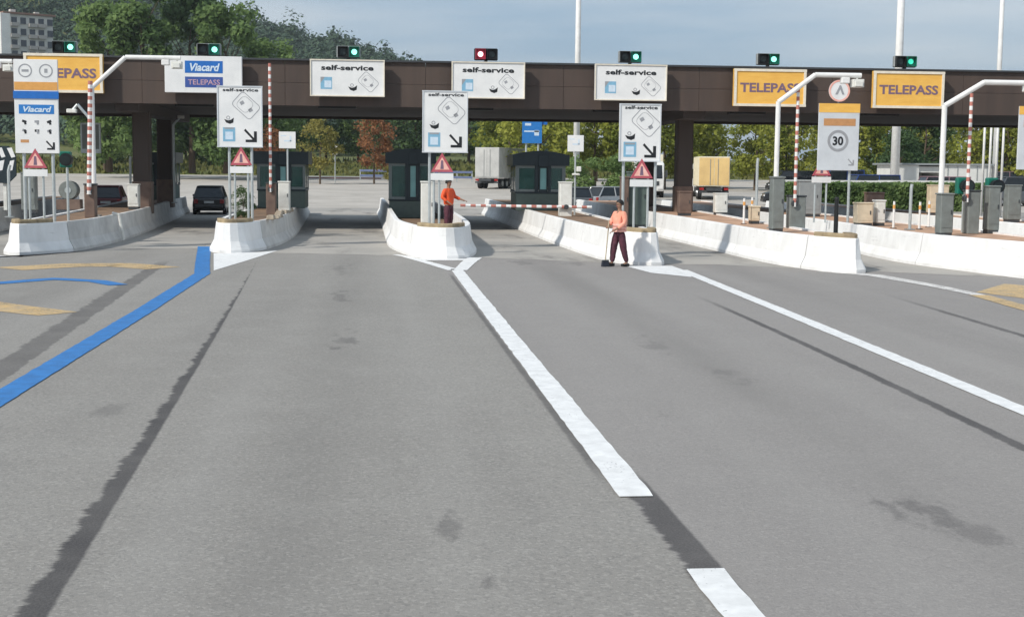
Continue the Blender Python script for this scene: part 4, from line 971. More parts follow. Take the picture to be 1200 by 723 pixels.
# ------------------------------------------------------------------ vehicles
def loft(rings, m, mi=0, cap=True):
    k = len(rings[0]); vs = [p for r_ in rings for p in r_]
    fs = [(i*k+j, i*k+(j+1) % k, (i+1)*k+(j+1) % k, (i+1)*k+j) for i in range(len(rings)-1) for j in range(k)]
    if cap: fs += [tuple(range(k)), tuple(range(len(rings)*k-1, (len(rings)-1)*k-1, -1))]
    return m.add(vs, fs, mi)
def car(x, y, rz, mt, label, L_=4.2, W=1.75, H=1.46, z=0.0, van=False, group=None):
    """drives towards its local +Y; its rear looks to -Y"""
    t = thing('car', (x, y, z), label, 'car', group, rz)
    hl, hw = L_/2, W/2; belt = H*.60 if not van else H*.52
    def ring(yv, wb, zb, zt):
        return [(-wb*.90, yv, zb), (-wb, yv, zb+.18), (-wb, yv, (zb+zt)/2), (-wb*.95, yv, zt-.03), (-wb*.88, yv, zt), (wb*.88, yv, zt), (wb*.95, yv, zt-.03), (wb, yv, (zb+zt)/2), (wb, yv, zb+.18), (wb*.90, yv, zb)]
    m = MB()
    hood = belt*.93 if not van else belt
    loft([ring(-hl, hw*.86, .34, belt*.86), ring(-hl+.08, hw*.95, .24, belt*.97), ring(-hl+.5, hw, .20, belt), ring(0, hw, .20, belt), ring(hl*.45, hw, .20, belt*.99), ring(hl-.5, hw*.96, .21, hood*.90), ring(hl-.1, hw*.86, .25, hood*.78), ring(hl, hw*.74, .34, hood*.62)], m)
    m.build('body', mt, t, smooth=False, bevel=.015)
    def gr(yv, wv, zv): return [(-wv, yv, zv), (wv, yv, zv)]
    yr0, yr1 = (-hl+.10, -hl+.55) if not van else (-hl+.06, -hl+.18); yf1, yf0 = (hl*.12, hl*.50) if not van else (hl*.42, hl*.66)
    wb, wr = hw*.90, hw*.70 if not van else hw*.84
    g = MB(); g.add([(-wb, yr0, belt-.02), (wb, yr0, belt-.02), (wb, yf0, belt-.02), (-wb, yf0, belt-.02), (-wr, yr1, H-.05), (wr, yr1, H-.05), (wr, yf1, H-.05), (-wr, yf1, H-.05)],
                    [(3, 2, 1, 0), (4, 5, 6, 7), (0, 1, 5, 4), (1, 2, 6, 5), (2, 3, 7, 6), (3, 0, 4, 7)])
    g.build('windows', 'car_glass', t, bevel=.03)
    m = MB(); m.box((0, (yr1+yf1)/2, H-.03), (wr*2+.04, yf1-yr1+.12, .07)); m.build('roof', mt, t, bevel=.025)
    m = MB()
    for s in (-1, 1):
        m.cyl((s*wb*.99, yr0, belt-.03), (s*wr, yr1, H-.04), .05, .04, 6); m.cyl((s*wb*.99, yf0, belt-.03), (s*wr, yf1, H-.04), .04, .04, 6)
        m.cyl((s*hw*.90, (yr1+yf1)/2, belt-.02), (s*wr*1.0, (yr1+yf1)/2, H-.04), .04, .04, 6)
    m.build('window_pillars', mt, t)
    for s in (-1, 1):
        MB().box((s*hw*.76, -hl+.02, belt*.78), (hw*.24, .10, .22)).build('tail_light', 'tail_red', t, bevel=.02)
        MB().box((s*hw*.62, hl-.06, hood*.66), (hw*.3, .12, .13)).build('headlight', 'head_lamp', t, bevel=.02)
        MB().box((s*(hw+.08), yf0-.25, belt+.06), (.16, .10, .12)).build('mirror', mt, t, bevel=.02)
        for yy_ in (-hl*.60, hl*.62):
            wh = MB().cyl((s*(hw-.20), yy_, .31), (s*(hw-.005), yy_, .31), .31, .31, 18).build('wheel', 'rubber', t)
            MB().cyl((s*(hw-.02), yy_, .31), (s*(hw+.008), yy_, .31), .19, .17, 14).build('rim', 'rim_metal', wh)
    MB().box((0, -hl-.01, .42), (W*.80, .12, .18)).build('rear_bumper', 'steel_dark' if mt != 'car_black' else 'car_black', t, bevel=.03)
    MB().box((0, hl-.02, .38), (W*.70, .10, .2)).build('front_bumper', mt, t, bevel=.03)
    MB().box((0, -hl-.005, belt*.74), (.50, .03, .12)).build('number_plate', 'sign_white', t)
    return t
car(-9.6, 74.8, R(4), 'car_black', 'black hatchback seen from behind beside the left island', H=1.5)
car(-14.6, 73.0, R(6), 'car_red', 'dark red car behind the left island', H=1.5)
car(11.6, 84.5, R(-4), 'car_grey', 'dark grey car beyond the arched roof booth')
car(14.6, 88.0, R(-60), 'car_silver', 'silver car seen side-on behind the worker with the broom')
for (x, y, rz, mt, lab, H) in ((44.5, 133, 80, 'car_blue', 'dark blue van in the far parking area', 2.2), (50.0, 131, 90, 'car_grey', 'dark grey van between blue and white vehicles', 2.3), (55.0, 134, 85, 'car_white', 'white van parked far behind right gantry', 2.4), (61, 133, 95, 'car_mauve', 'mauve van parked behind the speed limit board', 2.2), (39, 131, 88, 'car_black', 'black van in far parking left of the blue one', 2.1)):
    car(x, y, R(rz), mt, lab, L_=4.8, W=1.95, H=H, z=gz(y)+.01, van=True, group='vans in the far parking area')

for (x, y, rz, mt, lab, H) in ((29.5, 98, 84, 'car_black', 'black van just behind the hedge left end', 2.15), (35.2, 99, 95, 'car_blue', 'blue van behind the hedge right of the middle gantry', 2.3), (41.0, 100, 88, 'car_mauve', 'mauve van beneath the speed limit board', 2.2), (47.5, 101, 92, 'car_grey', 'grey van left of the white service building', 2.2)):
    car(x, y, R(rz), mt, lab, L_=4.8, W=1.95, H=H, z=gz(y)+.01, van=True, group='vans parked behind the hedge')
def truck(x, y, rz, label, box_mt, cab_mt, L_=8.0, W=2.5, H=3.9, z=0.0, rear=None):
    t = thing('truck', (x, y, z), label, 'truck', None, rz)
    hw = W/2
    b = MB().box((0, 0, (H+1.05)/2), (W, L_, H-1.05)).build('cargo_box', box_mt, t, bevel=.03)
    for i in range(9):
        yv = -L_/2+.5+i*(L_-1)/8
        for s in (-1, 1): MB().box((s*(hw+.015), yv, (H+1.05)/2), (.03, .07, H-1.2)).build('side_rib', box_mt, b)
    d = MB()
    for s in (-1, 1):
        d.box((s*hw*.49, -L_/2-.012, (H+1.05)/2), (hw*.94, .024, H-1.25))
    d.build('rear_doors', rear or box_mt, b)
    for s in (-.25, .25): MB().cyl((s*hw, -L_/2-.04, 1.2), (s*hw, -L_/2-.04, H-.2), .025, .025, 6).build('lock_bar', 'steel_grey', b)
    MB().box((0, .2, .85), (W*.5, L_+1.6, .22)).build('chassis', 'steel_dark', t)
    MB().box((0, -L_/2-.05, .62), (W*.95, .12, .16)).build('rear_bumper', 'steel_dark', t)
    for s in (-1, 1):
        MB().box((s*hw*.78, -L_/2-.10, .86), (.36, .08, .18)).build('tail_light', 'tail_red', t, bevel=.01)
        for yv in (-L_/2+1.1, -L_/2+2.4, L_/2+1.2):
            wh = MB().cyl((s*(hw-.34), yv, .5), (s*(hw-.02), yv, .5), .5, .5, 18).build('wheel', 'rubber', t); MB().cyl((s*(hw-.05), yv, .5), (s*(hw+.005), yv, .5), .28, .26, 14).build('rim', 'rim_metal', wh)
        MB().box((s*hw*.97, .6, .72), (.05, 3.2, .5)).build('side_skirt', 'steel_dark', t)
    y0 = L_/2+.25; c = MB()
    out = [(y0, .55), (y0+2.05, .55), (y0+2.12, 1.5), (y0+1.85, 2.85), (y0, 3.05)]
    vs = [(-hw*.97, p[0], p[1]) for p in out]+[(hw*.97, p[0], p[1]) for p in out]; n = len(out)
    c.add(vs, [tuple(range(n)), tuple(range(2*n-1, n-1, -1))]+[(i, (i+1) % n, n+(i+1) % n, n+i) for i in range(n)]); cb = c.build('cab', cab_mt, t, bevel=.06)
    w_ = MB(); w_.add([(-hw*.86, y0+2.13, 1.6), (hw*.86, y0+2.13, 1.6), (hw*.82, y0+1.90, 2.7), (-hw*.82, y0+1.90, 2.7)], [(0, 1, 2, 3)]); w_.build('windscreen', 'car_glass', cb)
    for s in (-1, 1):
        MB().box((s*hw*.975, y0+1.15, 2.05), (.02, 1.1, .8)).build('side_window', 'car_glass', cb); MB().box((s*hw*.72, y0+2.11, .85), (.42, .06, .22)).build('headlight', 'head_lamp', cb); MB().box((s*(hw+.15), y0+1.9, 2.0), (.2, .1, .6)).build('mirror', 'steel_dark', cb)
    MB().box((0, y0+2.1, 1.2), (hw*1.3, .05, .35)).build('grille', 'steel_dark', cb)
    return t
truck(11.0, 137.0, R(-24), 'grey box truck driving away behind the middle booth', 'truck_box', 'car_white', H=4.0, z=gz(135)+.01)
mat('truck_yellow', (0.74, 0.52, 0.22), 0.55, dirt=(0.62, 0.42, 0.18), scale=1)
truck(26.4, 111.5, R(-9), 'cream box truck with yellow rear doors right of the right pillar', 'truck_cream', 'car_white', H=3.45, L_=6.5, z=gz(110)+.01, rear='truck_yellow')
truck(22.2, 118.0, R(172), 'white truck facing the camera behind the right pillar', 'truck_cream', 'car_white', H=3.6, L_=7, z=gz(112)+.01)

# ------------------------------------------------------------------ masts, flagpoles, lamps, rail
def mast(x, y, h, r, label, z=0.0):
    t = thing('light_mast', (x, y, z), label, 'light mast', 'tall white light masts behind the canopy')
    MB().cyl((0, 0, 0), (0, 0, h), r, r*.62, 16).build('shaft', 'steel_white', t, smooth=True)
    MB().cyl((0, 0, 0), (0, 0, .06), r*2, r*2, 16).build('base_flange', 'steel_grey', t); MB().cyl((0, 0, h), (0, 0, h+.3), .9, .9, 20).build('lamp_ring', 'steel_galv', t)
    MB().box((0, -r-.06, 1.3), (.3, .12, .7)).build('hatch', 'steel_grey', t)
    for k in range(6):
        a = k*math.pi/3; MB().box((math.cos(a)*1.1, math.sin(a)*1.1, h), (.5, .5, .25), a).build('floodlight', 'steel_dark', t)
    return t
mast(14.95, 110, 27, .27, 'tall white mast rising behind the middle of the canopy', gz(110))
mast(41.45, 110, 27, .38, 'thick white mast behind the rightmost yellow sign', gz(110))
mast(50.9, 112, 27, .24, 'pale thin mast rising at the far right', gz(112))
for i, (x, lab) in enumerate(((33.4, 'leftmost of the four white flagpoles at right'), (33.85, 'second of the four white flagpoles at right'), (34.3, 'third of the four white flagpoles at right'), (34.72, 'rightmost of the four white flagpoles at right'))):
    t = thing('flagpole', (x, 75+.15*i, 0), lab, 'flagpole', 'white flagpoles at right')
    MB().cyl((0, 0, .05), (0, 0, 7.4), .075, .06, 12).build('shaft', 'steel_white', t, smooth=True); MB().cyl((0, 0, 0), (0, 0, .12), .14, .12, 12).build('socket', 'steel_grey', t); MB().cyl((0, 0, 7.4), (0, 0, 7.5), .08, .03, 10).build('finial', 'steel_grey', t)
t = thing('street_lamp', (42.2, 130, gz(130)), 'twin headed street lamp among the yellowish trees at right', 'street lamp')
MB().cyl((0, 0, 0), (0, 0, 6.6), .12, .08, 10).build('pole', 'steel_dark', t)
for s in (-1, 1): MB().cyl((0, 0, 6.5), (s*1.3, 0, 7.3 if s > 0 else 6.9), .06, .05, 8).build('bracket', 'steel_galv', t); MB().box((s*1.5, 0, 7.35 if s > 0 else 6.95), (1.0, .35, .16)).build('lamp_head', 'steel_white', t, bevel=.03)
def guard_rail(x0, x1, y, label):
    z = gz(y); t = thing('guard_rail', ((x0+x1)/2, y, z), label, 'guard rail', 'blue-grey guard rails beyond the lanes'); w = x1-x0
    for zz in (.55, 1.15): MB().box((0, 0, zz), (w, .08, .26)).build('rail', 'rail_blue', t, bevel=.02)
    n = int(w/1.6)
    for i in range(n+1): MB().box((-w/2+w*i/n, .08, .65), (.14, .12, 1.3)).build('rail_post', 'steel_galv', t)
guard_rail(-3.6, 1.5, 165, 'blue-grey guard rail left of the middle booth')
guard_rail(4.2, 9.5, 160, 'blue-grey guard rail left of the grey truck')
t = thing('road_sign', (-5.98, 150, gz(150)), 'small white sign on a post below the reddish tree', 'sign')
MB().box((0, 0, 3.6), (.62, .05, 1.0)).build('panel', 'sign_white', t); MB().cyl((0, .05, 0), (0, .05, 3.9), .06, .06, 8).build('post', 'steel_galv', t)

# shed at right
t = thing('service_shed', (45.4, 114, gz(114)), 'low white service building with a dark open doorway at right', 'building')
MB().box((2.9, 0, 1.45), (4.2, 5, 2.9)).box((-2.2, 0, 1.45), (1.8, 5, 2.9)).box((-.25, 2.2, 1.45), (2.2, .4, 2.9)).build('wall', 'shed_wall', t)
MB().box((.9, .1, 2.98), (8.6, 5.6, .16)).build('roof', 'steel_grey', t, bevel=.03); MB().box((-.25, -.2, 2.55), (2.1, 4.2, .5)).build('lintel', 'shed_wall', t)
for i in range(5): MB().box((1.2+.85*i, -2.52, 1.5), (.06, .05, 2.7)).build('wall_joint', 'steel_grey', t)
MB().box((-.7, 1.9, 1.0), (.9, .1, 1.9)).build('door_leaf', 'steel_dark', t)

# ------------------------------------------------------------------ trees
def crown_mesh(name, seed, h, r, n, leaf, mode='round', lobes=34):
    rd = random.Random(seed); m = MB(); C = []
    for i in range(lobes):
        t = rd.random(); a = rd.uniform(0, 2*math.pi)
        if mode == 'round': env = math.sin(math.pi*min(1, .12+.86*t))**.7
        elif mode == 'tall': env = (1-t)**.55*(.35+.65*min(1, t*5))
        else: env = math.sin(math.pi*(.1+.8*t))**.5
        rr = r*env*math.sqrt(rd.uniform(.15, 1)); C.append((rr*math.cos(a), rr*math.sin(a), t*h, r*rd.uniform(.22, .42)))
    for i in range(n):
        c = C[rd.randrange(lobes)]
        d = Vector((rd.gauss(0, 1), rd.gauss(0, 1), rd.gauss(0, 1))).normalized()*c[3]*(rd.uniform(.4, 1.12)); p = Vector(c[:3])+Vector((d.x, d.y, d.z*.8))
        nn = (d.normalized()*.7+Vector((rd.gauss(0, .5), rd.gauss(0, .5), rd.gauss(.3, .5)))).normalized()
        u = nn.orthogonal().normalized(); w = nn.cross(u); an = rd.uniform(0, 6.28); u, w = u*math.cos(an)+w*math.sin(an), w*math.cos(an)-u*math.sin(an)
        s = leaf*rd.uniform(.6, 1.3)
        m.add([p-u*s*.5, p+w*s*.32, p+u*s*.5, p-w*s*.32], [(0, 1, 2, 3)])
    me = bpy.data.meshes.new(name); me.from_pydata(m.v, [], m.f); me.materials.append(MATS['leaf_mid']); return me
def trunk_mesh(name, seed, h, r, ch, cr):
    rd = random.Random(seed); m = MB(); p = Vector((0, 0, -.4)); n = 5; rr = r
    for i in range(n):
        q_ = Vector((rd.uniform(-.12, .12)*i*.4, rd.uniform(-.12, .12)*i*.4, (h+ch*.65)*(i+1)/n)); m.cyl(p, q_, rr, rr*.8, 9); 
        if i >= 1:
            for k in range(3):
                a = rd.uniform(0, 6.28); e = q_+Vector((math.cos(a)*cr*rd.uniform(.4, .7), math.sin(a)*cr*rd.uniform(.4, .7), ch*rd.uniform(.12, .25))); m.cyl(q_, e, rr*.45, rr*.12, 6)
        p = q_; rr *= .8
    return m.mesh(name, ['bark'])
PROTO = {}
def proto(key, seed, th, ch, cr, n, leaf, mode, tr):
    PROTO[key] = (crown_mesh('crown', seed, ch, cr, n, leaf, mode), trunk_mesh('trunk', seed+50, th, tr, ch, cr), th)
proto('round1', 1, 2.2, 6.5, 3.2, 4200, .42, 'round', .22); proto('round2', 2, 2.0, 7.0, 3.6, 4600, .42, 'round', .24); proto('round3', 5, 2.6, 6.0, 3.0, 4000, .40, 'bush', .2)
proto('tall1', 3, 2.5, 19.0, 4.6, 9500, .62, 'tall', .4); proto('tall2', 4, 2.0, 18.0, 5.2, 9500, .62, 'round', .42)
proto('small', 6, 1.5, 4.2, 1.9, 2600, .26, 'round', .10); proto('column', 8, 1.0, 8.0, 1.7, 3600, .36, 'tall', .16)
def tree(key, x, y, z, s, mt, label, rz=0.0, group=None, sz=1.0, cat='tree'):
    cm, tm, th = PROTO[key]
    t = thing('tree', (x, y, z), label, cat, group, rz); t.scale = (s, s, s*sz)
    c = bpy.data.objects.new('crown', cm); COL.objects.link(c); c.parent = t; c.location = (0, 0, th)
    c.material_slots[0].link = 'OBJECT'; c.material_slots[0].material = MATS[mt]
    k = bpy.data.objects.new('trunk', tm); COL.objects.link(k); k.parent = t
    return t
rt = random.Random(11)
# tall trees rising above the canopy at left
GA = 'tall trees rising above the canopy at left'
for i, (x, y, key, s, mt, lab) in enumerate(((-33.5, 168, 'tall2', 1.00, 'leaf_mid', 'tall broad tree right of apartment block, leftmost of the tall ones'), (-28.0, 160, 'tall1', 1.08, 'leaf_mid', 'tall tree above the second overhead sign, left one'),
        (-23.5, 166, 'tall2', 1.06, 'leaf_dark', 'tall dark tree reaching out of the picture top'), (-18.8, 160, 'tall2', .96, 'leaf_mid', 'tall tree above the white sign with blue bars'),
        (-14.6, 170, 'tall2', .80, 'leaf_mid', 'lower rounded tree at right end of the tall group'), (-38.5, 190, 'tall2', .62, 'leaf_dark', 'dark tree below the apartment block'))):
    tree(key, x, y, 2.0, s, mt, lab, rt.uniform(0, 6), GA)
# belt of trees under the canopy line, left to right
GB = 'belt of trees seen under the canopy'
places = ['far left under the canopy', 'between the left gantry and the display', 'behind the left display', 'behind the left pillars', 'just right of left pillars', 'behind the second white board', 'behind the raised striped boom', 'left of the yellowish young tree',
          'behind the yellowish young tree', 'between the two young trees', 'behind the reddish tree', 'right of the reddish tree', 'left of the middle white board', 'right of the middle white board', 'left of the blue board']
for i, pl_ in enumerate(places):
    x = -44+i*4.35+rt.uniform(-.8, .8); tree(rt.choice(['round1', 'round2', 'round3']), x, 205+rt.uniform(-4, 14), 2.6, rt.uniform(1.15, 1.5), 'leaf_dark' if i % 3 else 'leaf_mid', 'dark green tree of the background belt '+pl_, rt.uniform(0, 6), GB)
pl2 = ['behind the blue board', 'above the arched booth', 'right of the small square sign', 'left of the white self-service board by the broom worker', 'behind that white board', 'behind right pillar', 'just right of the right pillar', 'behind the yellow truck', 'left of the twin lamp', 'right of twin lamp', 'behind the middle gantry', 'left of the speed limit board', 'behind the speed limit board', 'left of the thick mast', 'right of the thick mast', 'behind the right gantry', 'behind the right striped boom', 'behind the flagpoles', 'at far right edge']
for i, pl_ in enumerate(pl2):
    x = 14.6+i*3.2+rt.uniform(-.6, .6); y = 138+rt.uniform(-4, 6); dk = i == 13
    key = 'column' if i in (8, 10, 12) else rt.choice(['round1', 'round2', 'round3'])
    tree(key, x, y, gz(138), rt.uniform(.98, 1.08) if i < 5 else rt.uniform(.95, 1.1) if i not in (6, 7, 11) else .85, 'leaf_dark' if dk else 'leaf_olive', ('dark green tree ' if dk else 'yellowish green tree ')+pl_, rt.uniform(0, 6), 'belt of trees on the right')
for i, pl_ in enumerate(['behind the truck and booth', 'behind the small square sign', 'behind the broom worker board', 'behind the right pillar gap', 'behind the twin lamp', 'behind the middle gantry', 'behind the thick mast', 'behind the right boom', 'behind the flagpole group']):
    tree(rt.choice(['round1', 'round2', 'round3']), 16+i*8+rt.uniform(-1.5, 1.5), 172+rt.uniform(-3, 6), gz(172), 1.35 if i not in (3, 5) else .95, 'leaf_olive', 'rear row yellowish tree '+pl_, rt.uniform(0, 6), 'rear row of trees on the right')
tree('small', -7.4, 146, gz(146)+.3, 1.12, 'leaf_yellowgreen', 'yellowish young tree right of the small square sign', .4)
tree('small', -1.75, 148, gz(148)+.3, 1.22, 'leaf_red', 'reddish brown young tree right of the yellowish one', 1.4)
tree('small', -12.8, 150, gz(150)+.3, .95, 'leaf_red', 'reddish tree behind the raised striped boom', 2.4)
tree('round2', 45.0, 118, gz(118), .62, 'leaf_dark', 'low dark tree just left of the thick white mast', .3)
# bushes
for (x, y, s, mt, lab) in ((18.4, 106, .66, 'leaf_mid', 'green bush behind the silver car'), (21.0, 120, .6, 'leaf_mid', 'green bush left of the white truck'), (15.2, 107, .60, 'leaf_mid', 'green bush right of the arched roof booth'), (0.2, 160, .35, 'leaf_yellowgreen', 'low shrub under the reddish young tree')):
    tree('round3', x, y, gz(y)-1.1*s*1.5, s, mt, lab, rt.uniform(0, 6), 'bushes beyond the lanes', .8, 'bush')
# shrub on island 2
tree('small', -5.0, 47.2, DZ-.28, .22, 'leaf_dark', 'small dark shrub on the second island', 1, None, 1, 'bush')
# hedge with a white rail
t = thing('hedge', (28.0, 84, 0), 'clipped green hedge behind the middle gantry with a white rail', 'hedge')
rd = random.Random(9); hm_ = MB()
for i in range(7000):
    x = rd.uniform(-3.6, 3.6); y = rd.uniform(-.6, .6); z = rd.uniform(.05, 1.75)
    f = rd.randrange(3)
    if f == 0: y = -.6
    elif f == 1: z = 1.75
    p = Vector((x, y, z))+Vector((rd.gauss(0, .05), rd.gauss(0, .05), rd.gauss(0, .05))); nn = Vector((rd.gauss(0, 1), rd.gauss(-.5, 1), rd.gauss(.5, 1))).normalized(); u = nn.orthogonal().normalized(); w = nn.cross(u); s = rd.uniform(.08, .2)
    hm_.add([p-u*s, p+w*s*.7, p+u*s, p-w*s*.7], [(0, 1, 2, 3)])
hm_.build('foliage', 'leaf_mid', t)
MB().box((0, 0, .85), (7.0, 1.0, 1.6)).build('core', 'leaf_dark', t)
MB().box((0, .9, 1.95), (7.6, .12, .16)).build('rail', 'steel_white', t)
for i in range(4): MB().box((-3.6+2.4*i, .9, .95), (.1, .1, 1.9)).build('rail_post', 'steel_white', t)

for (x, y, lab) in ((36.2, 88, 'clipped hedge left of the thick mast with a white rail'),):
    copy_thing(t, (x, y, 0), 0, lab)
# forest on the hillside: one mass
fm = MB(); rf = random.Random(21)
for i in range(1900):
    y = rf.uniform(330, 640); x = rf.uniform(-.33, .13)*y
    z = hill_z(x, y); R_ = rf.uniform(1.8, 6.0); Hh = rf.uniform(5, 8)*(.6+R_/10)*(1.5 if rf.random() < .15 else 1)
    for k in range(84):
        d = Vector((rf.gauss(0, 1), rf.gauss(0, 1), rf.gauss(0, 1))).normalized(); d.z = abs(d.z) if rf.random() < .8 else d.z
        p = Vector((x, y, z+Hh*.45))+Vector((d.x*R_, d.y*R_, d.z*Hh*.6))*rf.uniform(.6, 1.15)
        nn = (d+Vector((rf.gauss(0, .4), rf.gauss(0, .4), rf.gauss(.2, .4)))).normalized(); u = nn.orthogonal().normalized(); w = nn.cross(u); s = rf.uniform(.35, 1.0)
        fm.add([p-u*s, p+w*s*.7, p+u*s, p-w*s*.7], [(0, 1, 2, 3)])
me = bpy.data.meshes.new('hill_forest'); me.from_pydata(fm.v, [], fm.f); me.materials.append(MATS['leaf_hill'])
o = bpy.data.objects.new('hill_forest', me); COL.objects.link(o); o['kind'] = 'stuff'; o['label'] = 'dark wooded hillside behind the canopy at upper left'; o['category'] = 'forest'

# apartment block on the hill
bx, by = -100.6, 392; bz = hill_z(bx, by)
t = thing('apartment_block', (bx, by, bz), 'pale apartment block on the hill at upper left', 'building', None, R(34))
BH = 42.6-bz
MB().box((0, 0, BH/2), (13.0, 9, BH)).build('wall', 'wall_cream', t); MB().box((-6.6, -.4, BH/2), (2.6, 9.4, BH+.2)).build('end_wall', 'wall_white', t)
rf_ = MB().box((0, 0, BH+.3), (14.4, 10.2, .5)).build('roof', 'roof_tile', t); MB().box((-3, 0, BH+1.1), (1.4, 1.4, 1.2)).build('chimney', 'wall_cream', rf_); MB().box((4, 1, BH+1.0), (1.2, 1.2, 1.1)).build('chimney', 'wall_cream', rf_)
nf = int(BH/3.0)
for f_ in range(nf):
    for c_ in range(5):
        x = -4.1+c_*2.45; z = BH-1.6-f_*3.0
        w_ = MB().box((0, 0, 0), (1.5, .12, 1.7)).build('window', 'window_far', t, loc=(x, -4.53, z))
        MB().box((0, -.03, -.92), (1.8, .2, .12)).build('sill', 'balcony', w_)
        if c_ in (0, 2, 3): MB().box((x, -5.0, z-1.1), (2.2, 1.0, .95)).build('balcony', 'balcony', t)
    for yy_ in (-2.5, 2): MB().box((-7.93, yy_, BH-1.6-f_*3.0), (.1, 1.2, 1.4)).build('window', 'window_far', t)

# ------------------------------------------------------------------ people
def skin_obj(name, V, E, mt, parent, root, sub=2):
    """V: {key: (x,y,z,r)}  E: pairs -> one continuous tapered surface"""
    bm = bmesh.new(); lay = bm.verts.layers.skin.verify(); idx = {}
    for k_, v in V.items():
        b = bm.verts.new(v[:3]); rr = v[3]; b[lay].radius = (rr, rr) if not isinstance(rr, tuple) else rr; b[lay].use_root = (k_ == root); idx[k_] = b
    for a, b in E: bm.edges.new((idx[a], idx[b]))
    me = bpy.data.meshes.new(name); bm.to_mesh(me); bm.free(); me.materials.append(MATS[mt])
    o = bpy.data.objects.new(name, me); COL.objects.link(o); o.parent = parent
    sk = o.modifiers.new('skin', 'SKIN'); sk.use_smooth_shade = True; sk.branch_smoothing = .3
    sb = o.modifiers.new('sub', 'SUBSURF'); sb.levels = sub; sb.render_levels = sub
    return o
FOLD = bpy.data.textures.new('folds', 'CLOUDS'); FOLD.noise_scale = .085; FOLD.noise_depth = 2
def crease(o, k):
    d = o.modifiers.new('folds', 'DISPLACE'); d.texture = FOLD; d.strength = k; d.mid_level = .5; d.texture_coords = 'LOCAL'; return o
def person(x, y, z, rz, label, pose, vest, vest2, stripes=True):
    """local frame: the person faces -Y. pose gives elbow / wrist positions and foot placing"""
    t = thing('person', (x, y, z), label, 'person', None, rz)
    bk_ = pose.get('bulk', 1.0)
    P_ = {'pel': (0, 0, .93, .125), 'wai': (0, .0, 1.08, .125), 'che': (0, .0, 1.30, .15), 'nek0': (0, .015, 1.46, .075), 'nek': (0, .005, 1.53, .052), 'hd0': (0, -.012, 1.60, .075), 'hd1': (0, -.005, 1.68, .092), 'hd2': (0, .005, 1.745, .07),
          'nose': (0, -.105, 1.645, .014), 'chin': (0, -.06, 1.575, .035)}
    E = [('pel', 'wai'), ('wai', 'che'), ('che', 'nek0'), ('nek0', 'nek'), ('nek', 'hd0'), ('hd0', 'hd1'), ('hd1', 'hd2'), ('hd1', 'nose'), ('hd0', 'chin')]
    for s, n in ((-1, 'l'), (1, 'r')):
        A_ = pose[n]
        P_['ear'+n] = (s*.088, .005, 1.655, .015); E.append(('hd1', 'ear'+n))
        P_['sh'+n] = (s*.185, .01, 1.415, .062); P_['el'+n] = (*A_['el'], .043); P_['wr'+n] = (*A_['wr'], .028); E += [('che', 'sh'+n), ('sh'+n, 'el'+n), ('el'+n, 'wr'+n)]
        e, w = Vector(A_['el']), Vector(A_['wr']); d = (w-e).normalized(); pm = w+d*.075; P_['pa'+n] = (*pm, .033); E.append(('wr'+n, 'pa'+n))
        side = d.cross(Vector((0, 0, 1)) if abs(d.z) < .9 else Vector((0, -1, 0))).normalized(); up = side.cross(d)
        for i, (o_, ln) in enumerate(((-.026, .065), (-.009, .078), (.009, .072), (.026, .058))):
            a = pm+side*o_+d*.03; b = a+d*ln*.5+up*.012; c = b+d*ln*.28-up*.030*A_.get('curl', 1)
            for q_, v_, r_ in (('a', a, .0095), ('b', b, .009), ('c', c, .008)): P_['f%s%d%s' % (n, i, q_)] = (*v_, r_)
            E += [('pa'+n, 'f%s%da' % (n, i)), ('f%s%da' % (n, i), 'f%s%db' % (n, i)), ('f%s%db' % (n, i), 'f%s%dc' % (n, i))]
        a = w+d*.04+side*s*.035; b = a+side*s*.02+d*.03; P_['t'+n+'a'] = (*a, .011); P_['t'+n+'b'] = (*b, .009); E += [('pa'+n, 't'+n+'a'), ('t'+n+'a', 't'+n+'b')]
        hx = s*.095; F = A_['foot']; K = A_.get('knee', (hx*1.02+(F[0]-hx)*.5, -.02+F[1]*.5, .50))
        P_['hi'+n] = (hx, 0, .88, .085); P_['kn'+n] = (*K, .058); P_['an'+n] = (F[0], F[1]+.02, .09, .04); P_['to'+n] = (F[0]+s*.02, F[1]-.13, .045, .035)
        E += [('pel', 'hi'+n), ('hi'+n, 'kn'+n), ('kn'+n, 'an'+n), ('an'+n, 'to'+n)]
    body = skin_obj('body', P_, E, 'skin_tone', t, 'pel')
    # clothing
    T = {'pel': (0, 0, .95, .150), 'wai': (0, 0, 1.04, .148)}; TE = [('pel', 'wai')]
    for n in 'lr':
        for k_, dr in (('hi', .034), ('kn', .040)): v = P_[k_+n]; T[k_+n] = (v[0], v[1], v[2], v[3]+dr)
        v = P_['an'+n]; T['an'+n] = (v[0], v[1], .10, .066); TE += [('pel', 'hi'+n), ('hi'+n, 'kn'+n), ('kn'+n, 'an'+n)]
    crease(skin_obj('trousers', T, TE, 'trousers_dark', t, 'pel', 3), .022)
    S = {'hem': (0, 0, .88, .165*bk_), 'wai': (0, 0, 1.06, .160*bk_), 'che': (0, 0, 1.30, .178*bk_), 'top': (0, .01, 1.45, .10)}; SE = [('hem', 'wai'), ('wai', 'che'), ('che', 'top')]
    for n in 'lr':
        v = P_['sh'+n]; S['sh'+n] = (v[0]*1.02, v[1], v[2], .088); v = P_['el'+n]; e = Vector(v[:3]); w = Vector(P_['wr'+n][:3]); SE += [('che', 'sh'+n)]
        if pose.get('sleeves', True): S['el'+n] = (*e, .066); c = e+(w-e)*.75; S['cu'+n] = (*c, .052); SE += [('sh'+n, 'el'+n), ('el'+n, 'cu'+n)]
    crease(skin_obj('jacket', S, SE, vest, t, 'che', 3), .024)
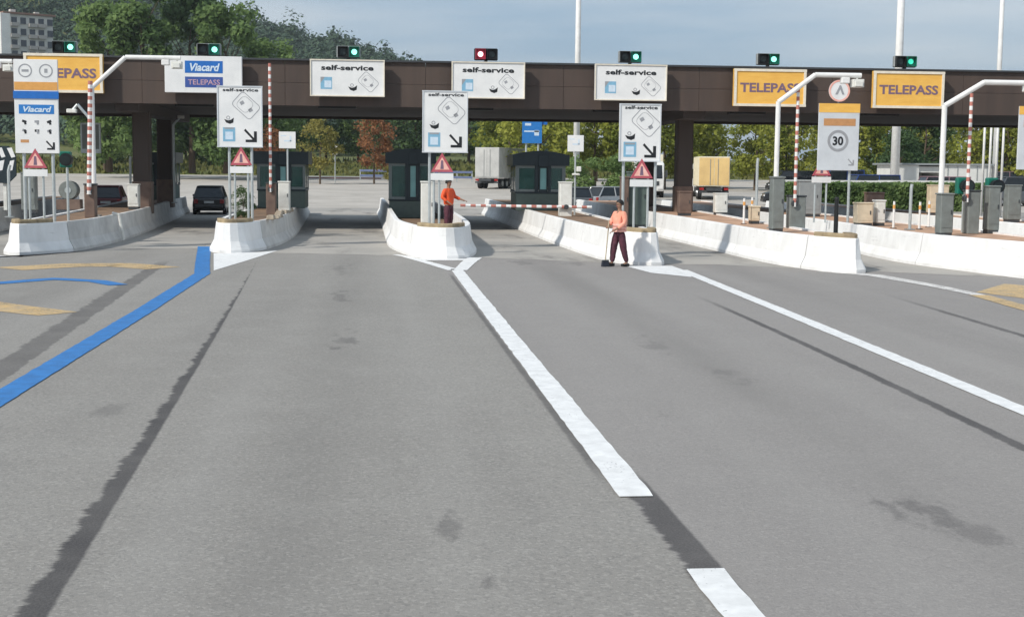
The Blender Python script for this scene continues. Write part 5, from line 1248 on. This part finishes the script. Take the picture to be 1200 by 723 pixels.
    if stripes:
        for zz, rr in ((.95, .176*bk_), (1.03, .177*bk_), (1.11, .175*bk_)):
            m = MB(); n = 20; vs = []; fs = []
            for i in range(n):
                a = 2*math.pi*i/n
                for (dz, rr_) in ((-.028, rr), (.028, rr)): vs.append((math.cos(a)*rr_*1.02, math.sin(a)*rr_*.98, zz+dz))
            for i in range(n): j = (i+1) % n; fs.append((2*i, 2*j, 2*j+1, 2*i+1))
            m.add(vs, fs).build('reflective_band', vest2, t, smooth=True)
    # hair cap
    m = MB(); rows = 7; cols = 16; vs = []; fs = []
    for i in range(rows+1):
        ph = math.pi*.62*i/rows
        for j in range(cols):
            th = 2*math.pi*j/cols; front = max(0, -math.sin(th)); p2 = ph*(1-.40*front)
            vs.append((math.sin(p2)*math.cos(th)*.104, .008+math.sin(p2)*math.sin(th)*.112, 1.672+math.cos(p2)*.115))
    for i in range(rows):
        for j in range(cols): fs.append((i*cols+j, i*cols+(j+1) % cols, (i+1)*cols+(j+1) % cols, (i+1)*cols+j))
    m.add(vs, fs).build('hair', 'hair_black', t, smooth=True)
    for s in (-1, 1):
        MB().cyl((s*.034, -.092, 1.668), (s*.034, -.097, 1.668), .012, .009, 10).build('eye', 'hair_black', body)
    MB().box((0, -.094, 1.608), (.045, .012, .010)).build('mouth', 'print_red', body)
    for n in 'lr':
        F = P_['an'+n]; m = MB()
        out = [(-.048, .07), (.048, .07), (.055, -.06), (.045, -.17), (0, -.20), (-.045, -.17), (-.055, -.06)]
        m.prism([(F[0]+a, F[1]+b) for a, b in out], 0, .075).build('shoe', 'shoe_black', t, bevel=.018)
    return t
person(6.10, 36.15, 0.0095, R(-62), 'worker in pale pink hi-vis jacket and dark trousers holding a broom',
       {'l': {'el': (-.27, -.06, 1.17), 'wr': (-.12, -.27, 1.08), 'foot': (-.11, -.16, 0)}, 'r': {'el': (.27, -.02, 1.16), 'wr': (.13, -.25, .98), 'foot': (.11, .17, 0)}, 'bulk': 1.12}, 'vest_coral', 'vest_pale')
person(1.88, 44.4, .45, R(50), 'worker in bright orange standing on the middle island',
       {'l': {'el': (-.30, .04, 1.18), 'wr': (-.22, -.18, 1.02), 'foot': (-.11, 0, 0)}, 'r': {'el': (.30, -.02, 1.19), 'wr': (.40, -.26, 1.10), 'foot': (.11, .04, 0)}, 'bulk': 1.1}, 'vest_orange', 'vest_orange', False)
# broom: from the worker's hands to the ground at his left
rz = R(-62); ca, sa = math.cos(rz), math.sin(rz)
def pw(p): return Vector((6.10+p[0]*ca-p[1]*sa, 36.15+p[0]*sa+p[1]*ca, p[2]))
a = pw((-.03, -.32, 1.12)); b = pw((.20, -.34, .90)); base = Vector((5.72, 36.05, .0))
t = thing('broom', (base.x, base.y, .0095), 'long handled broom with dark bristles resting on the road', 'broom')
MB().cyl((0, 0, .16), tuple(a-base+Vector((0, 0, .12))), .016, .016, 8).build('handle', 'wood_handle', t)
MB().box((0, 0, .15), (.20, .06, .05), R(20)).build('head', 'steel_dark', t, bevel=.01); MB().box((0, 0, .065), (.22, .08, .13), R(20), 0, .85).build('bristles', 'bristle', t)

# ------------------------------------------------------------------ thin summer haze
hz = MB().box((0, 1600, 84.5), (5000, 4200, 171)).build('haze', []); hz['kind'] = 'stuff'; hz['label'] = 'thin pale summer haze filling the air'; hz['category'] = 'haze'
hmt = bpy.data.materials.new('haze_air'); hmt.use_nodes = True; hn = hmt.node_tree.nodes; hn.clear()
ho = hn.new('ShaderNodeOutputMaterial'); hv = hn.new('ShaderNodeVolumePrincipled'); hv.inputs['Color'].default_value = (.86, .92, 1, 1); hv.inputs['Density'].default_value = 0.0002; hv.inputs['Anisotropy'].default_value = 0.2
hmt.node_tree.links.new(hv.outputs['Volume'], ho.inputs['Volume']); hz.data.materials.append(hmt)

scene.render.engine = 'CYCLES'
cy = scene.cycles; cy.max_bounces = 4; cy.diffuse_bounces = 3; cy.glossy_bounces = 2; cy.transmission_bounces = 2; cy.volume_bounces = 0; cy.transparent_max_bounces = 8
